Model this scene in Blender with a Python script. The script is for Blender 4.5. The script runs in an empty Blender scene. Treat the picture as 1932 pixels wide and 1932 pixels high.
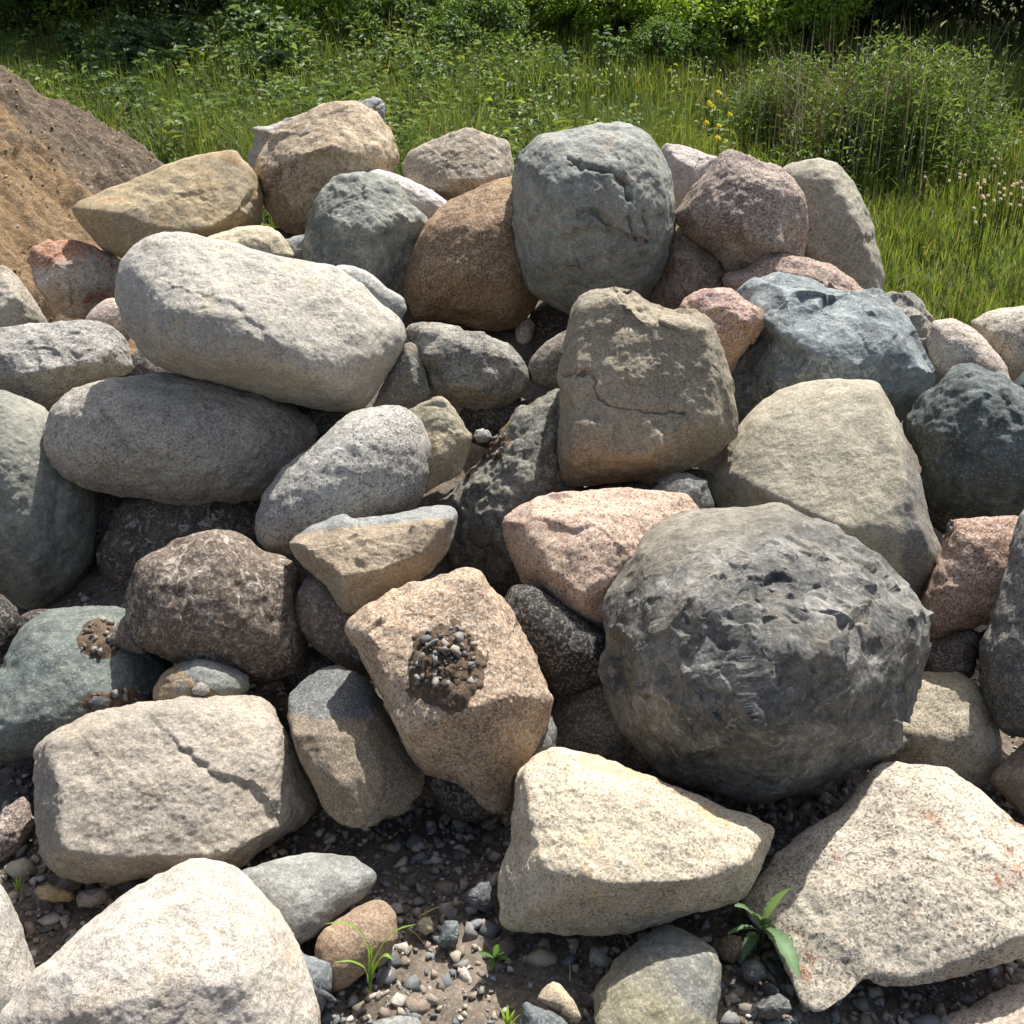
import bpy, bmesh, math, random
import numpy as np
from mathutils import Vector

# ---------------------------------------------------------------- camera, sky, sun, exposure
SC = bpy.context.scene
COL = SC.collection
PITCH = math.radians(24.0)
FOV = math.radians(54.0)
CAM = np.array([0.0, 0.0, 1.55])
cam_data = bpy.data.cameras.new('camera')
cam_data.sensor_fit = 'HORIZONTAL'
cam_data.angle = FOV
cam_data.clip_start = 0.05
cam_data.clip_end = 2000
cam = bpy.data.objects.new('camera', cam_data)
COL.objects.link(cam)
cam.location = CAM
cam.rotation_euler = (math.pi / 2 - PITCH, 0, 0)
SC.camera = cam

SUN_DIR = Vector((0.22, 0.44, 0.87)).normalized()      # points to the sun: high, right, a little behind the pile
SUN_EL = math.asin(SUN_DIR.z)
world = bpy.data.worlds.new('World')
SC.world = world
world.use_nodes = True
wn = world.node_tree.nodes
wl = world.node_tree.links
bg = wn['Background']
sky = wn.new('ShaderNodeTexSky')
sky.sky_type = 'NISHITA'
sky.sun_disc = False
sky.sun_elevation = SUN_EL
sky.sun_rotation = math.atan2(SUN_DIR.x, SUN_DIR.y)
sky.air_density = 1.0
sky.dust_density = 4.0
sky.ozone_density = 0.6
wl.new(sky.outputs[0], bg.inputs[0])
bg.inputs[1].default_value = 0.105
sun_data = bpy.data.lights.new('sun', 'SUN')
sun_data.energy = 5.0
sun_data.angle = math.radians(0.53)
sun_data.color = (1.0, 0.98, 0.945)
sun = bpy.data.objects.new('sun', sun_data)
COL.objects.link(sun)
sun.rotation_euler = SUN_DIR.to_track_quat('Z', 'Y').to_euler()
sun.location = (4, 3, 9)
SC.view_settings.view_transform = 'Standard'
SC.view_settings.look = 'None'
SC.view_settings.exposure = 0.64
SC.view_settings.gamma = 1.0
SC.view_settings.use_curve_mapping = False
SC.render.engine = 'CYCLES'
SC.cycles.max_bounces = 4
SC.cycles.diffuse_bounces = 3
SC.cycles.glossy_bounces = 2
SC.cycles.transmission_bounces = 3
SC.cycles.transparent_max_bounces = 4

# ---------------------------------------------------------------- helpers
FPX = 966.0 / math.tan(FOV / 2)            # focal length in units of a 1932 wide picture
CP, SP = math.cos(PITCH), math.sin(PITCH)
AX_R = np.array([1.0, 0, 0])
AX_U = np.array([0, SP, CP])
AX_F = np.array([0, CP, -SP])


def ray(u, v):
    d = AX_R * ((u - 966.0) / FPX) + AX_U * (-(v - 966.0) / FPX) + AX_F
    return d / np.linalg.norm(d)


def on_plane(u, v, z):
    d = ray(u, v)
    return CAM + d * ((z - CAM[2]) / d[2])


def project(P):
    q = P - CAM
    zc = q @ AX_F
    return np.stack([966 + FPX * (q @ AX_R) / zc, 966 - FPX * (q @ AX_U) / zc], -1)


def hash01(ix, iy, iz, s):
    h = (ix.astype(np.uint32) * np.uint32(374761393) + iy.astype(np.uint32) * np.uint32(668265263)
         + iz.astype(np.uint32) * np.uint32(2246822519) + np.uint32(s * 3266489917 & 0xffffffff))
    h = (h ^ (h >> np.uint32(13))) * np.uint32(1274126177)
    h = (h ^ (h >> np.uint32(16))) * np.uint32(2654435761)
    h = h ^ (h >> np.uint32(15))
    return (h & np.uint32(0xffffff)).astype(np.float32) / 16777216.0


def vnoise(P, s=0):
    """value noise, -1..1"""
    P = np.asarray(P, np.float32)
    i = np.floor(P).astype(np.int64)
    f = P - i
    w = f * f * f * (f * (f * 6 - 15) + 10)
    out = 0
    for dx in (0, 1):
        wx = w[:, 0] if dx else 1 - w[:, 0]
        for dy in (0, 1):
            wy = w[:, 1] if dy else 1 - w[:, 1]
            for dz in (0, 1):
                wz = w[:, 2] if dz else 1 - w[:, 2]
                out = out + wx * wy * wz * hash01(i[:, 0] + dx, i[:, 1] + dy, i[:, 2] + dz, s)
    return out * 2 - 1


ROT = np.array([[0.36, 0.48, -0.8], [-0.8, 0.6, 0.0], [0.48, 0.64, 0.6]], np.float32)


def fbm(P, octs=4, s=0, gain=0.5, ridged=False):
    out, a, tot = 0, 1.0, 0
    P = np.asarray(P, np.float32)
    for o in range(octs):
        n = vnoise(P, s + o * 7)
        if ridged:
            n = 1 - 2 * np.abs(n)
        out = out + a * n
        tot += a
        a *= gain
        P = P @ ROT.T * 2.03 + 11.3
    return out / tot


def make_mesh(name, V, F, smooth=True):
    """F: int array (n,3) or (n,4)"""
    V = np.ascontiguousarray(V, np.float32)
    F = np.ascontiguousarray(F, np.int32)
    me = bpy.data.meshes.new(name)
    n, k = F.shape
    me.vertices.add(len(V))
    me.vertices.foreach_set('co', V.ravel())
    me.loops.add(n * k)
    me.loops.foreach_set('vertex_index', F.ravel())
    me.polygons.add(n)
    me.polygons.foreach_set('loop_start', np.arange(0, n * k, k, dtype=np.int32))
    if smooth:
        me.polygons.foreach_set('use_smooth', np.ones(n, dtype=bool))
    me.update(calc_edges=True)
    return me


def add_obj(name, me, mat=None, parent=None, loc=None, label=None, cat=None, group=None, kind=None):
    o = bpy.data.objects.new(name, me)
    COL.objects.link(o)
    if mat is not None and me is not None and not me.materials:
        me.materials.append(mat)
    if parent is not None:
        o.parent = parent
    if loc is not None:
        o.location = [float(c) for c in loc]
    if label:
        o['label'] = label
    if cat:
        o['category'] = cat
    if group:
        o['group'] = group
    if kind:
        o['kind'] = kind
    return o


def lin(c):
    return tuple(((x / 255.0) / 12.92 if x / 255.0 < 0.04045 else ((x / 255.0 + 0.055) / 1.055) ** 2.4) for x in c[:3])


# ---------------------------------------------------------------- node helpers
class NT:
    def __init__(self, name):
        self.mat = bpy.data.materials.new(name)
        self.mat.use_nodes = True
        self.t = self.mat.node_tree
        self.n = self.t.nodes
        self.bsdf = self.n['Principled BSDF']
        self.out = self.n['Material Output']

    def link(self, a, b):
        self.t.links.new(a, b)

    def put(self, sock, v):
        if isinstance(v, bpy.types.NodeSocket):
            self.link(v, sock)
        elif isinstance(v, (tuple, list)) and len(v) == 3 and sock.type == 'RGBA':
            sock.default_value = (*v, 1)
        else:
            sock.default_value = v

    def coords(self, kind='Object', offset=None):
        o = self.n.new('ShaderNodeTexCoord').outputs[kind]
        if offset is not None:
            m = self.n.new('ShaderNodeVectorMath')
            m.operation = 'ADD'
            self.link(o, m.inputs[0])
            m.inputs[1].default_value = offset
            o = m.outputs[0]
        return o

    def scalev(self, vec, s):
        m = self.n.new('ShaderNodeVectorMath')
        m.operation = 'MULTIPLY'
        self.link(vec, m.inputs[0])
        m.inputs[1].default_value = s
        return m.outputs[0]

    def noise(self, vec, scale, detail=4, rough=0.55, dist=0.0, out=0):
        x = self.n.new('ShaderNodeTexNoise')
        self.link(vec, x.inputs['Vector'])
        x.inputs['Scale'].default_value = scale
        x.inputs['Detail'].default_value = detail
        x.inputs['Roughness'].default_value = rough
        x.inputs['Distortion'].default_value = dist
        return x.outputs[out]

    def voro(self, vec, scale, out='Color', feature='F1'):
        x = self.n.new('ShaderNodeTexVoronoi')
        x.feature = feature
        self.link(vec, x.inputs['Vector'])
        x.inputs['Scale'].default_value = scale
        return x.outputs[out]

    def chan(self, col, i=0):
        x = self.n.new('ShaderNodeSeparateColor')
        self.link(col, x.inputs[0])
        return x.outputs[i]

    def step(self, v, a, b, lo=0.0, hi=1.0):
        x = self.n.new('ShaderNodeMapRange')
        x.interpolation_type = 'SMOOTHSTEP'
        self.put(x.inputs['Value'], v)
        x.inputs['From Min'].default_value = a
        x.inputs['From Max'].default_value = b
        x.inputs['To Min'].default_value = lo
        x.inputs['To Max'].default_value = hi
        return x.outputs[0]

    def math(self, op, a, b=0.0):
        x = self.n.new('ShaderNodeMath')
        x.operation = op
        self.put(x.inputs[0], a)
        self.put(x.inputs[1], b)
        return x.outputs[0]

    def mix(self, f, a, b, mode='MIX'):
        x = self.n.new('ShaderNodeMix')
        x.data_type = 'RGBA'
        x.blend_type = mode
        self.put(x.inputs['Factor'], f)
        self.put(x.inputs['A'], a)
        self.put(x.inputs['B'], b)
        return x.outputs['Result']

    def bump(self, h, strength, dist, normal=None):
        x = self.n.new('ShaderNodeBump')
        x.inputs['Strength'].default_value = strength
        x.inputs['Distance'].default_value = dist
        self.link(h, x.inputs['Height'])
        if normal is not None:
            self.link(normal, x.inputs['Normal'])
        return x.outputs[0]

    def attr(self, name, out='Color'):
        x = self.n.new('ShaderNodeAttribute')
        x.attribute_name = name
        return x.outputs[out]


ROCK_TYPES = {
    # gs: crystals per metre, gd: share of dark crystals, gl: 1 - share of light ones, ga: their strength, ps: patch scale, mot: mottle strength, b: relief
    'granite': dict(gs=300, gd=.26, gl=.68, ga=.64, ps=5, mot=.18, b=1.1, rough=.82),
    'coarse':  dict(gs=230, gd=.30, gl=.62, ga=.78, ps=5, mot=.14, b=1.4, rough=.85),
    'fine':    dict(gs=420, gd=.25, gl=.75, ga=.44, ps=4, mot=.18, b=.95, rough=.85),
    'sand':    dict(gs=480, gd=.2, gl=.8, ga=.36, ps=4, mot=.16, b=.6, rough=.85),
    'green':   dict(gs=260, gd=.2, gl=.9, ga=.34, ps=7, mot=.32, b=1.0, rough=.72, blot=.30),
    'mottle':  dict(gs=200, gd=.3, gl=.72, ga=.36, ps=8, mot=.30, b=1.3, rough=.8, blot=.42),
    'black':   dict(gs=220, gd=.2, gl=.9, ga=.2, ps=8, mot=.42, b=.8, rough=.72, blot=.26),
    'pink':    dict(gs=240, gd=.24, gl=.66, ga=.75, ps=6, mot=.22, b=1.2, rough=.8),
    'rough':   dict(gs=260, gd=.22, gl=.75, ga=.55, ps=7, mot=.28, b=1.25, rough=.88, blot=.12),
}


def soften(c, k=.28):
    l = .3 * c[0] + .59 * c[1] + .11 * c[2]
    return tuple(x + (l * w - x) * k for x, w in zip(c, (1.015, 1.0, .95)))


def rock_material(idx, typ, c1, c2, stain=None, samt=0.5, blotc=None, vein=None, scale=1.0, zone=(), size=.25, slo=.52, dist=2.5, **kw):
    T = dict(ROCK_TYPES[typ])
    T.update(kw)
    T['gs'] = min(T['gs'], 780.0 / dist)
    m = NT('rock_%s' % typ)
    rnd = random.Random(idx * 17 + 3)
    off = (rnd.uniform(-50, 50), rnd.uniform(-50, 50), rnd.uniform(-50, 50))
    co = m.coords('Object', off)
    c1, c2 = lin(soften(c1)), lin(soften(c2))
    big = m.noise(co, T['ps'], 6, .62, .6)
    col = m.mix(m.step(big, .40, .62), c1, c2)
    # mid-scale mottling
    mid = m.noise(co, 22 * scale, 6, .7, .4)
    k = T['mot']
    col = m.mix(1.0, col, m.step(mid, .28, .72, 1 - k, 1 + k * .9), 'MULTIPLY')
    if stain is not None:
        sn = m.noise(co, 6.5, 7, .68, 1.4)
        col = m.mix(m.math('MULTIPLY', m.step(sn, slo, slo + .12), samt), col, lin(soften(stain, .2)))
    if T.get('blot'):
        bc = lin(blotc) if blotc else tuple(min(.7, x * 1.9 + .06) for x in c1)
        bn = m.noise(co, 34 * scale, 5, .66, 1.2)
        bn2 = m.noise(co, 8, 3, .6, .5)
        col = m.mix(m.math('MULTIPLY', m.step(m.math('ADD', bn, m.math('MULTIPLY', bn2, .35)), .70, .84), T['blot'] * 1.6), col, bc)
    dirt = m.noise(co, 8.5, 8, .72, .9)
    col = m.mix(m.step(dirt, .54, .72, 0, .42), col, m.mix(.5, col, lin((104, 88, 70))))
    tone = m.noise(co, .55 / size, 3, .5, .3)
    col = m.mix(1.0, col, m.step(tone, .3, .7, .84, 1.14), 'MULTIPLY')
    for nrm, f, zc, edge, amt in zone:       # another colour on one side: fresh break, rind, rust, painted light and shade
        vm = m.n.new('ShaderNodeVectorMath')
        vm.operation = 'DOT_PRODUCT'
        m.link(m.n.new('ShaderNodeTexCoord').outputs['Object'], vm.inputs[0])
        vm.inputs[1].default_value = Vector(nrm).normalized()
        wv = m.math('ADD', vm.outputs['Value'], m.math('MULTIPLY', m.math('SUBTRACT', m.noise(co, 13, 6, .65, .5), .5), .16 * size))
        zm = m.step(wv, (f - edge) * size, (f + edge) * size)
        zcol = m.mix(1.0, lin(zc), m.step(mid, .28, .72, 1 - k, 1 + k), 'MULTIPLY')
        col = m.mix(m.math('MULTIPLY', zm, amt), col, zcol)
    grit = m.noise(co, 95, 8, .8, .2)
    col = m.mix(1.0, col, m.step(grit, .28, .72, .70, 1.26), 'MULTIPLY')
    # crystals
    wob = m.n.new('ShaderNodeVectorMath')
    wob.operation = 'MULTIPLY_ADD'
    m.link(m.noise(co, T['gs'] * .7, 2, .5, 0, 1), wob.inputs[0])
    wob.inputs[1].default_value = (.0016,) * 3
    m.link(co, wob.inputs[2])
    cell = m.voro(wob.outputs[0], T['gs'])
    r = m.chan(cell, 0)
    g = m.chan(cell, 1)
    dk = m.math('MULTIPLY', m.math('LESS_THAN', r, T['gd']), T['ga'])
    lt = m.math('MULTIPLY', m.math('GREATER_THAN', g, T['gl']), T['ga'] * .8)
    patchy = m.step(m.noise(co, 16, 4, .6), .3, .65, .55, 1.1)
    dk = m.math('MULTIPLY', dk, patchy)
    col = m.mix(dk, col, m.mix(.72, col, lin((46, 44, 44))))
    col = m.mix(lt, col, m.mix(.5, col, lin((238, 228, 212))))
    if vein is not None:
        vn = m.noise(co, 5.5, 4, .6, 1.8)
        va = m.math('ABSOLUTE', m.math('SUBTRACT', vn, .5))
        vmask = m.math('MULTIPLY', m.step(va, .004, .013, 1, 0), m.step(m.noise(co, 7, 2), .5, .6))
        col = m.mix(m.math('MULTIPLY', vmask, .6), col, lin(vein))
    # thin pale dust streaks and dirt freckles
    dust = m.noise(m.scalev(co, (1, 1, .45)), 14, 8, .75, .8)
    col = m.mix(m.step(dust, .55, .78, 0, .22), col, lin((206, 194, 172)))
    m.put(m.bsdf.inputs['Base Color'], col)
    m.put(m.bsdf.inputs['Roughness'], m.step(mid, .2, .8, min(1, T['rough'] + .1), T['rough'] - .1))
    m.bsdf.inputs['Specular IOR Level'].default_value = .32
    b = T['b']
    h1 = m.noise(co, 26, 8, .68, .3)
    h2 = m.noise(co, T['gs'] * .75, 3, .6)
    n1 = m.bump(h1, .5 * min(1, b), .013 * b)
    n1 = m.bump(grit, .7, .0048 * b, n1)
    n2 = m.bump(h2, .5, .0020 * b, n1)
    n2 = m.bump(r, .30, .0011 * b, n2)
    m.link(n2, m.bsdf.inputs['Normal'])
    return m.mat
# ---------------------------------------------------------------- boulder geometry
def ico_levels(n):
    t = (1 + 5 ** .5) / 2
    V = np.array([(-1, t, 0), (1, t, 0), (-1, -t, 0), (1, -t, 0), (0, -1, t), (0, 1, t), (0, -1, -t), (0, 1, -t),
                  (t, 0, -1), (t, 0, 1), (-t, 0, -1), (-t, 0, 1)], float)
    V /= np.linalg.norm(V, axis=1)[:, None]
    F = np.array([(0, 11, 5), (0, 5, 1), (0, 1, 7), (0, 7, 10), (0, 10, 11), (1, 5, 9), (5, 11, 4), (11, 10, 2), (10, 7, 6), (7, 1, 8),
                  (3, 9, 4), (3, 4, 2), (3, 2, 6), (3, 6, 8), (3, 8, 9), (4, 9, 5), (2, 4, 11), (6, 2, 10), (8, 6, 7), (9, 8, 1)])
    L = []
    for lv in range(n + 1):
        e = np.sort(np.concatenate([F[:, [0, 1]], F[:, [1, 2]], F[:, [2, 0]]]), axis=1)
        E, inv = np.unique(e, axis=0, return_inverse=True)
        inv = inv.ravel()
        L.append((V, F[:, ::-1], E))     # turned over: the boulder frame is mirrored
        if lv == n:
            break
        nf = len(F)
        a, b, c = inv[:nf] + len(V), inv[nf:2 * nf] + len(V), inv[2 * nf:] + len(V)
        M = V[E].mean(1)
        V = np.concatenate([V, M / np.linalg.norm(M, axis=1)[:, None]])
        F = np.concatenate([np.stack([F[:, 0], a, c], 1), np.stack([F[:, 1], b, a], 1), np.stack([F[:, 2], c, b], 1), np.stack([a, b, c], 1)])
    return L


ICO = ico_levels(7)


def smooth_pts(P, E, it, lam=0.6):
    n = len(P)
    deg = (np.bincount(E[:, 0], minlength=n) + np.bincount(E[:, 1], minlength=n)).astype(float)
    for _ in range(it):
        S = np.empty_like(P)
        for k in range(P.shape[1]):
            S[:, k] = np.bincount(E[:, 0], P[E[:, 1], k], n) + np.bincount(E[:, 1], P[E[:, 0], k], n)
        P = P + lam * (S / deg[:, None] - P)
    return P


def vnormals(P, F):
    fn = np.cross(P[F[:, 1]] - P[F[:, 0]], P[F[:, 2]] - P[F[:, 0]])
    N = np.zeros_like(P)
    for c in range(3):
        for k in range(3):
            N[:, k] += np.bincount(F[:, c], fn[:, k], len(P))
    return N / np.maximum(np.linalg.norm(N, axis=1), 1e-12)[:, None]


def hull_planes(pts):
    bm = bmesh.new()
    for p in pts:
        bm.verts.new(p)
    bmesh.ops.convex_hull(bm, input=list(bm.verts))
    bm.normal_update()
    out = []
    for f in bm.faces:
        n = np.array(f.normal)
        h = float(n @ np.array(f.verts[0].co))
        if h < 0:
            n, h = -n, -h
        if h > 1e-6:
            out.append((*n, h))
    bm.free()
    return np.array(out)


def poly_centroid(Q):
    x, y = Q[:, 0], Q[:, 1]
    x2, y2 = np.roll(x, -1), np.roll(y, -1)
    c = x * y2 - x2 * y
    A = c.sum() / 2
    return np.array([((x + x2) * c).sum(), ((y + y2) * c).sum()]) / (6 * A), abs(A)


def outline_radius(Q, th):
    """Q: polygon about its own centre; largest hit of a ray at each angle"""
    d = np.stack([np.cos(th), np.sin(th)], 1)
    A, B = Q, np.roll(Q, -1, 0)
    e = B - A
    den = d[:, None, 0] * e[None, :, 1] - d[:, None, 1] * e[None, :, 0]
    den = np.where(np.abs(den) < 1e-9, 1e-9, den)
    t = (A[None, :, 0] * e[None, :, 1] - A[None, :, 1] * e[None, :, 0]) / den
    s = (A[None, :, 0] * d[:, None, 1] - A[None, :, 1] * d[:, None, 0]) / den
    t = np.where((s >= -1e-6) & (s <= 1 + 1e-6) & (t > 0), t, 0)
    return t.max(1)


def seg_signed(P, line):
    """distance of 2d points to a polyline, and side (+ below / right of travel)"""
    best = np.full(len(P), 1e9)
    side = np.zeros(len(P))
    for a, b in zip(line[:-1], line[1:]):
        a, b = np.array(a, float), np.array(b, float)
        e = b - a
        t = np.clip(((P - a) @ e) / (e @ e), 0, 1)
        d = P - (a + t[:, None] * e)
        dist = np.linalg.norm(d, axis=1)
        m = dist < best
        best[m] = dist[m]
        cr = e[0] * (P[:, 1] - a[1]) - e[1] * (P[:, 0] - a[0])
        side[m] = np.sign(cr[m])
    return best, side


def boulder_base(spec, lv=None):
    """shape at unit distance: vertices (camera at the origin) of the level-lv sphere, before relief.
    All lengths are multiples of the distance to the boulder's centre."""
    lv = lv or base_level(spec)
    Q = np.array(spec['outline'], float)
    c, A = poly_centroid(Q)
    R = math.sqrt(A / math.pi)                 # mean radius, picture units
    Ra = R / FPX * np.linalg.norm([(c[0] - 966) / FPX, (c[1] - 966) / FPX, 1]) ** -1
    f = ray(*c)
    r = np.cross(f, [0, 0, 1.0])
    r /= np.linalg.norm(r)
    u = np.cross(r, f)
    fr = np.stack([r, u, f])                  # local frame: right, up, away from the camera

    def loc(px, py, away):
        d = ray(px, py) @ fr.T
        return d / d[2] * (1 + away * Ra) - np.array([0, 0, 1.0])
    tilt = spec.get('tilt', (0, 0))
    o = spec
    pts = []
    for p in Q:
        rel = (p - c) / R
        a = (p[2] if len(p) > 2 else 0) + tilt[0] * rel[0] - tilt[1] * rel[1]
        pts.append(loc(p[0], p[1], a))
    front, back = o.get('front', .8), o.get('back', 1.15)

    def ring(s, a):
        for p in Q:
            q = c + (p - c) * s
            rel = (q - c) / R
            pts.append(loc(q[0], q[1], a + tilt[0] * rel[0] - tilt[1] * rel[1]))
    if o.get('ridge'):
        for x, y, fwd in o['ridge']:
            pts.append(loc(x, y, -fwd))
    else:
        ring(.86, -.5 * front)
        ring(.55, -.86 * front)
        ring(.2, -front)
    ring(.84, .55 * back)
    ring(.5, .9 * back)
    pts = np.array(pts)
    cen = np.array([0, 0, (-front * .1 + back * .1) * Ra])
    pl = hull_planes(pts - cen)
    V, F, E = ICO[lv]
    ext = np.ptp(pts, axis=0)
    d = V * (ext / ext.max())
    d = d / np.linalg.norm(d, axis=1)[:, None]
    d = d + np.array([0, 0, -.45])
    d /= np.linalg.norm(d, axis=1)[:, None]
    g = (d @ pl[:, :3].T / pl[:, 3]).max(1)
    P = d / g[:, None]
    P = smooth_pts(P, E, o.get('soft', 5)) + cen
    # fit the outline: scale each direction across the view until the silhouette is right
    nb = 96
    th = np.linspace(-math.pi, math.pi, nb, endpoint=False)
    Qc = np.stack([Q[:, 0] - c[0], -(Q[:, 1] - c[1])], 1)
    target = outline_radius(Qc, th)
    for it in range(4):
        q = (P + np.array([0, 0, 1.0])) @ fr
        zc = q @ AX_F
        px = FPX * (q @ AX_R) / zc + 966 - c[0]
        py = FPX * (q @ AX_U) / zc - (966 - c[1])
        a = np.arctan2(py, px)
        rad = np.hypot(px, py)
        k = ((a + math.pi) / (2 * math.pi) * nb + .5).astype(int) % nb
        mx = np.zeros(nb)
        np.maximum.at(mx, k, rad)
        for _ in range(3):
            z = mx == 0
            if not z.any():
                break
            mx[z] = np.maximum(np.roll(mx, 1), np.roll(mx, -1))[z]
        s = target / np.maximum(mx, 1e-6)
        s = np.clip(s, .6, 1.6)
        s = (s + .5 * np.roll(s, 1) + .5 * np.roll(s, -1)) / 2
        x = (a + math.pi) / (2 * math.pi) * nb
        i0 = np.floor(x).astype(int) % nb
        w = x - np.floor(x)
        sv = s[i0] * (1 - w) + s[(i0 + 1) % nb] * w
        P[:, :2] *= sv[:, None]
    return P @ fr, f, Ra, c, R             # relative to centre, world axes


def base_level(spec):
    return 5 if spec.get('soft', 5) <= 3 and spec.get('name') == 'boulder' and spec.get('big', True) else 4


def build_boulder(spec, idx, D):
    lv = spec.get('lv')
    P, f, Ra, c, Rpx = boulder_base(spec)
    if lv is None:
        lv = 6 if Rpx > 165 else (5 if Rpx > 62 else 4)
    lv = max(lv, base_level(spec))
    P = P * D
    R = Ra * D
    for l in range(base_level(spec) + 1, lv + 1):
        E0 = ICO[l - 1][2]
        P = np.concatenate([P, P[E0].mean(1)])
        P = smooth_pts(P, ICO[l][2], spec.get('soft2', 0 if spec.get('soft', 5) <= 2 else 1), .5)
    V, F, E = ICO[lv]
    centre = CAM + f * D
    N = vnormals(P, F)
    rs = np.random.RandomState(idx * 13 + 5)
    off = rs.uniform(-40, 40, 3)
    # broken facets
    if spec.get('cell'):
        n, amp = spec['cell']
        seeds = P[rs.choice(len(P), n, replace=False)]
        W = P + .06 * R * np.stack([fbm(P * 6 / R + off + 9 * k, 2, k) for k in range(3)], 1)
        best = np.full(len(P), 1e9)
        near = np.zeros(len(P), int)
        for k, sd in enumerate(seeds):
            dd = ((W - sd) ** 2).sum(1)
            m = dd < best
            best[m] = dd[m]
            near[m] = k
        g = rs.normal(0, 1, (n, 3))
        h = rs.uniform(-.5, .5, n)
        disp = amp * R * (h[near] + .9 * ((P - seeds[near]) * g[near]).sum(1) / (R * 2.2 / math.sqrt(n)))
        disp = np.clip(disp, -1.2 * amp * R, 1.2 * amp * R)
        disp = smooth_pts(disp[:, None], E, 1, .5)[:, 0]
        P = P + N * disp[:, None]
        N = vnormals(P, F)
    # flat flake scars: the surface is pulled onto one plane per patch
    dflt = [(18, .55, .08)] if lv >= 5 and spec.get('soft', 5) <= 4 and not spec.get('cell') else []
    for n, k, jit in spec.get('facet', dflt):
        seeds_i = rs.choice(len(P), n, replace=False)
        W = P + .05 * R * np.stack([fbm(P * 7 / R + off + 5 * q, 2, q + 3) for q in range(3)], 1)
        best = np.full(len(P), 1e9)
        near = np.zeros(len(P), int)
        for q, i in enumerate(seeds_i):
            dd = ((W - P[i]) ** 2).sum(1)
            m = dd < best
            best[m] = dd[m]
            near[m] = q
        nn = N[seeds_i] + rs.normal(0, jit, (n, 3))
        nn /= np.linalg.norm(nn, axis=1)[:, None]
        hgt = ((P - P[seeds_i][near]) * nn[near]).sum(1) + R * spec.get('stepd', .006) * rs.uniform(-1, 1, n)[near]
        amp = k * np.clip(.55 + 1.5 * fbm(P * 1.7 / R + off, 2, idx + 60), .12, 1)
        if spec.get('calm'):
            dv, f0, f1 = spec['calm']
            amp = amp * (1 - np.clip(((P @ (np.array(dv) / np.linalg.norm(dv))) / R - f0) / (f1 - f0), 0, 1))
        P = P - nn[near] * np.clip(hgt * amp, -.07 * R, .07 * R)[:, None]
        P = smooth_pts(P, E, 1, .2)
        N = vnormals(P, F)
    # conchoidal scoops
    scoop = spec.get('scoop', (9, .34, .07) if lv >= 5 else None)
    if scoop:
        n, size, depth = scoop
        for k in range(n):
            sd = P[rs.randint(len(P))]
            rr = size * R * rs.uniform(.35, 1) ** 1.3
            st = rs.normal(0, 1, 3)
            st /= np.linalg.norm(st)
            str_, amt = rs.uniform(.2, 1.2), rs.uniform(.4, 1)
            near = np.where(np.abs(P[:, 0] - sd[0]) < rr * 1.3)[0]
            near = near[((P[near] - sd) ** 2).sum(1) < (rr * 1.3) ** 2]
            w = P[near] - sd
            w = w + np.outer(w @ st, st) * str_
            t = np.linalg.norm(w, axis=1) / rr
            t = t * (1 + .22 * vnoise(P[near] * 9 / R + off + k, k))
            m = t < 1
            near = near[m]
            P[near] -= N[near] * (depth * rr * (1 - t[m] ** 2))[:, None] * amt
        N = vnormals(P, F)
    # cracks and ledges given by their lines
    for kind, line, width, depth in spec.get('lines', []):
        pr = project(P + centre)
        faceing = (N @ f) < .15
        pw = pr + 5 * np.stack([vnoise(P * 60 + off, 1), vnoise(P * 60 + off, 2)], 1)
        dist, side = seg_signed(pw, line)
        if kind == 'crack':
            a = np.exp(-(dist / width) ** 2)
        else:                                   # ledge: drops behind the line, fading out again
            a = np.where(side > 0, np.exp(-dist / (width * 7)), np.exp(-(dist / (width * .6)) ** 2))
        P = P - N * (a * depth * R * faceing)[:, None]
        N = vnormals(P, F)
    # relief
    rg = spec.get('relief', 1.0)
    d1 = .026 * rg * R * fbm(P * 1.5 / R + off, 3, idx)
    d2 = .015 * rg * R * fbm(P * 5 / R + off, 4, idx + 50, .55)
    d3 = min(.0062, .028 * R) * rg * fbm(P * 34 + off, 4, idx + 90, .6)
    d = d1 + d2 + d3
    if spec.get('crag'):
        d = d - spec['crag'] * R * np.maximum(0, fbm(P * 3.2 / R + off, 4, idx + 30, .5, True)) ** 1.5
    P = P + N * d[:, None]
    return P, F, centre
# ---------------------------------------------------------------- the boulders, farthest first
def OL(s):
    return [tuple(float(x) for x in p.split(',')) for p in s.split()]


BOULDERS = []


def B(key, typ, c1, c2, outline, label, name='boulder', mat=None, **kw):
    kw.update(key=key, typ=typ, c1=c1, c2=c2, outline=OL(outline), label=label, name=name, mat=mat or {})
    if 'ridge' in kw and isinstance(kw['ridge'], str):
        kw['ridge'] = OL(kw['ridge'])
    BOULDERS.append(kw)


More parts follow.
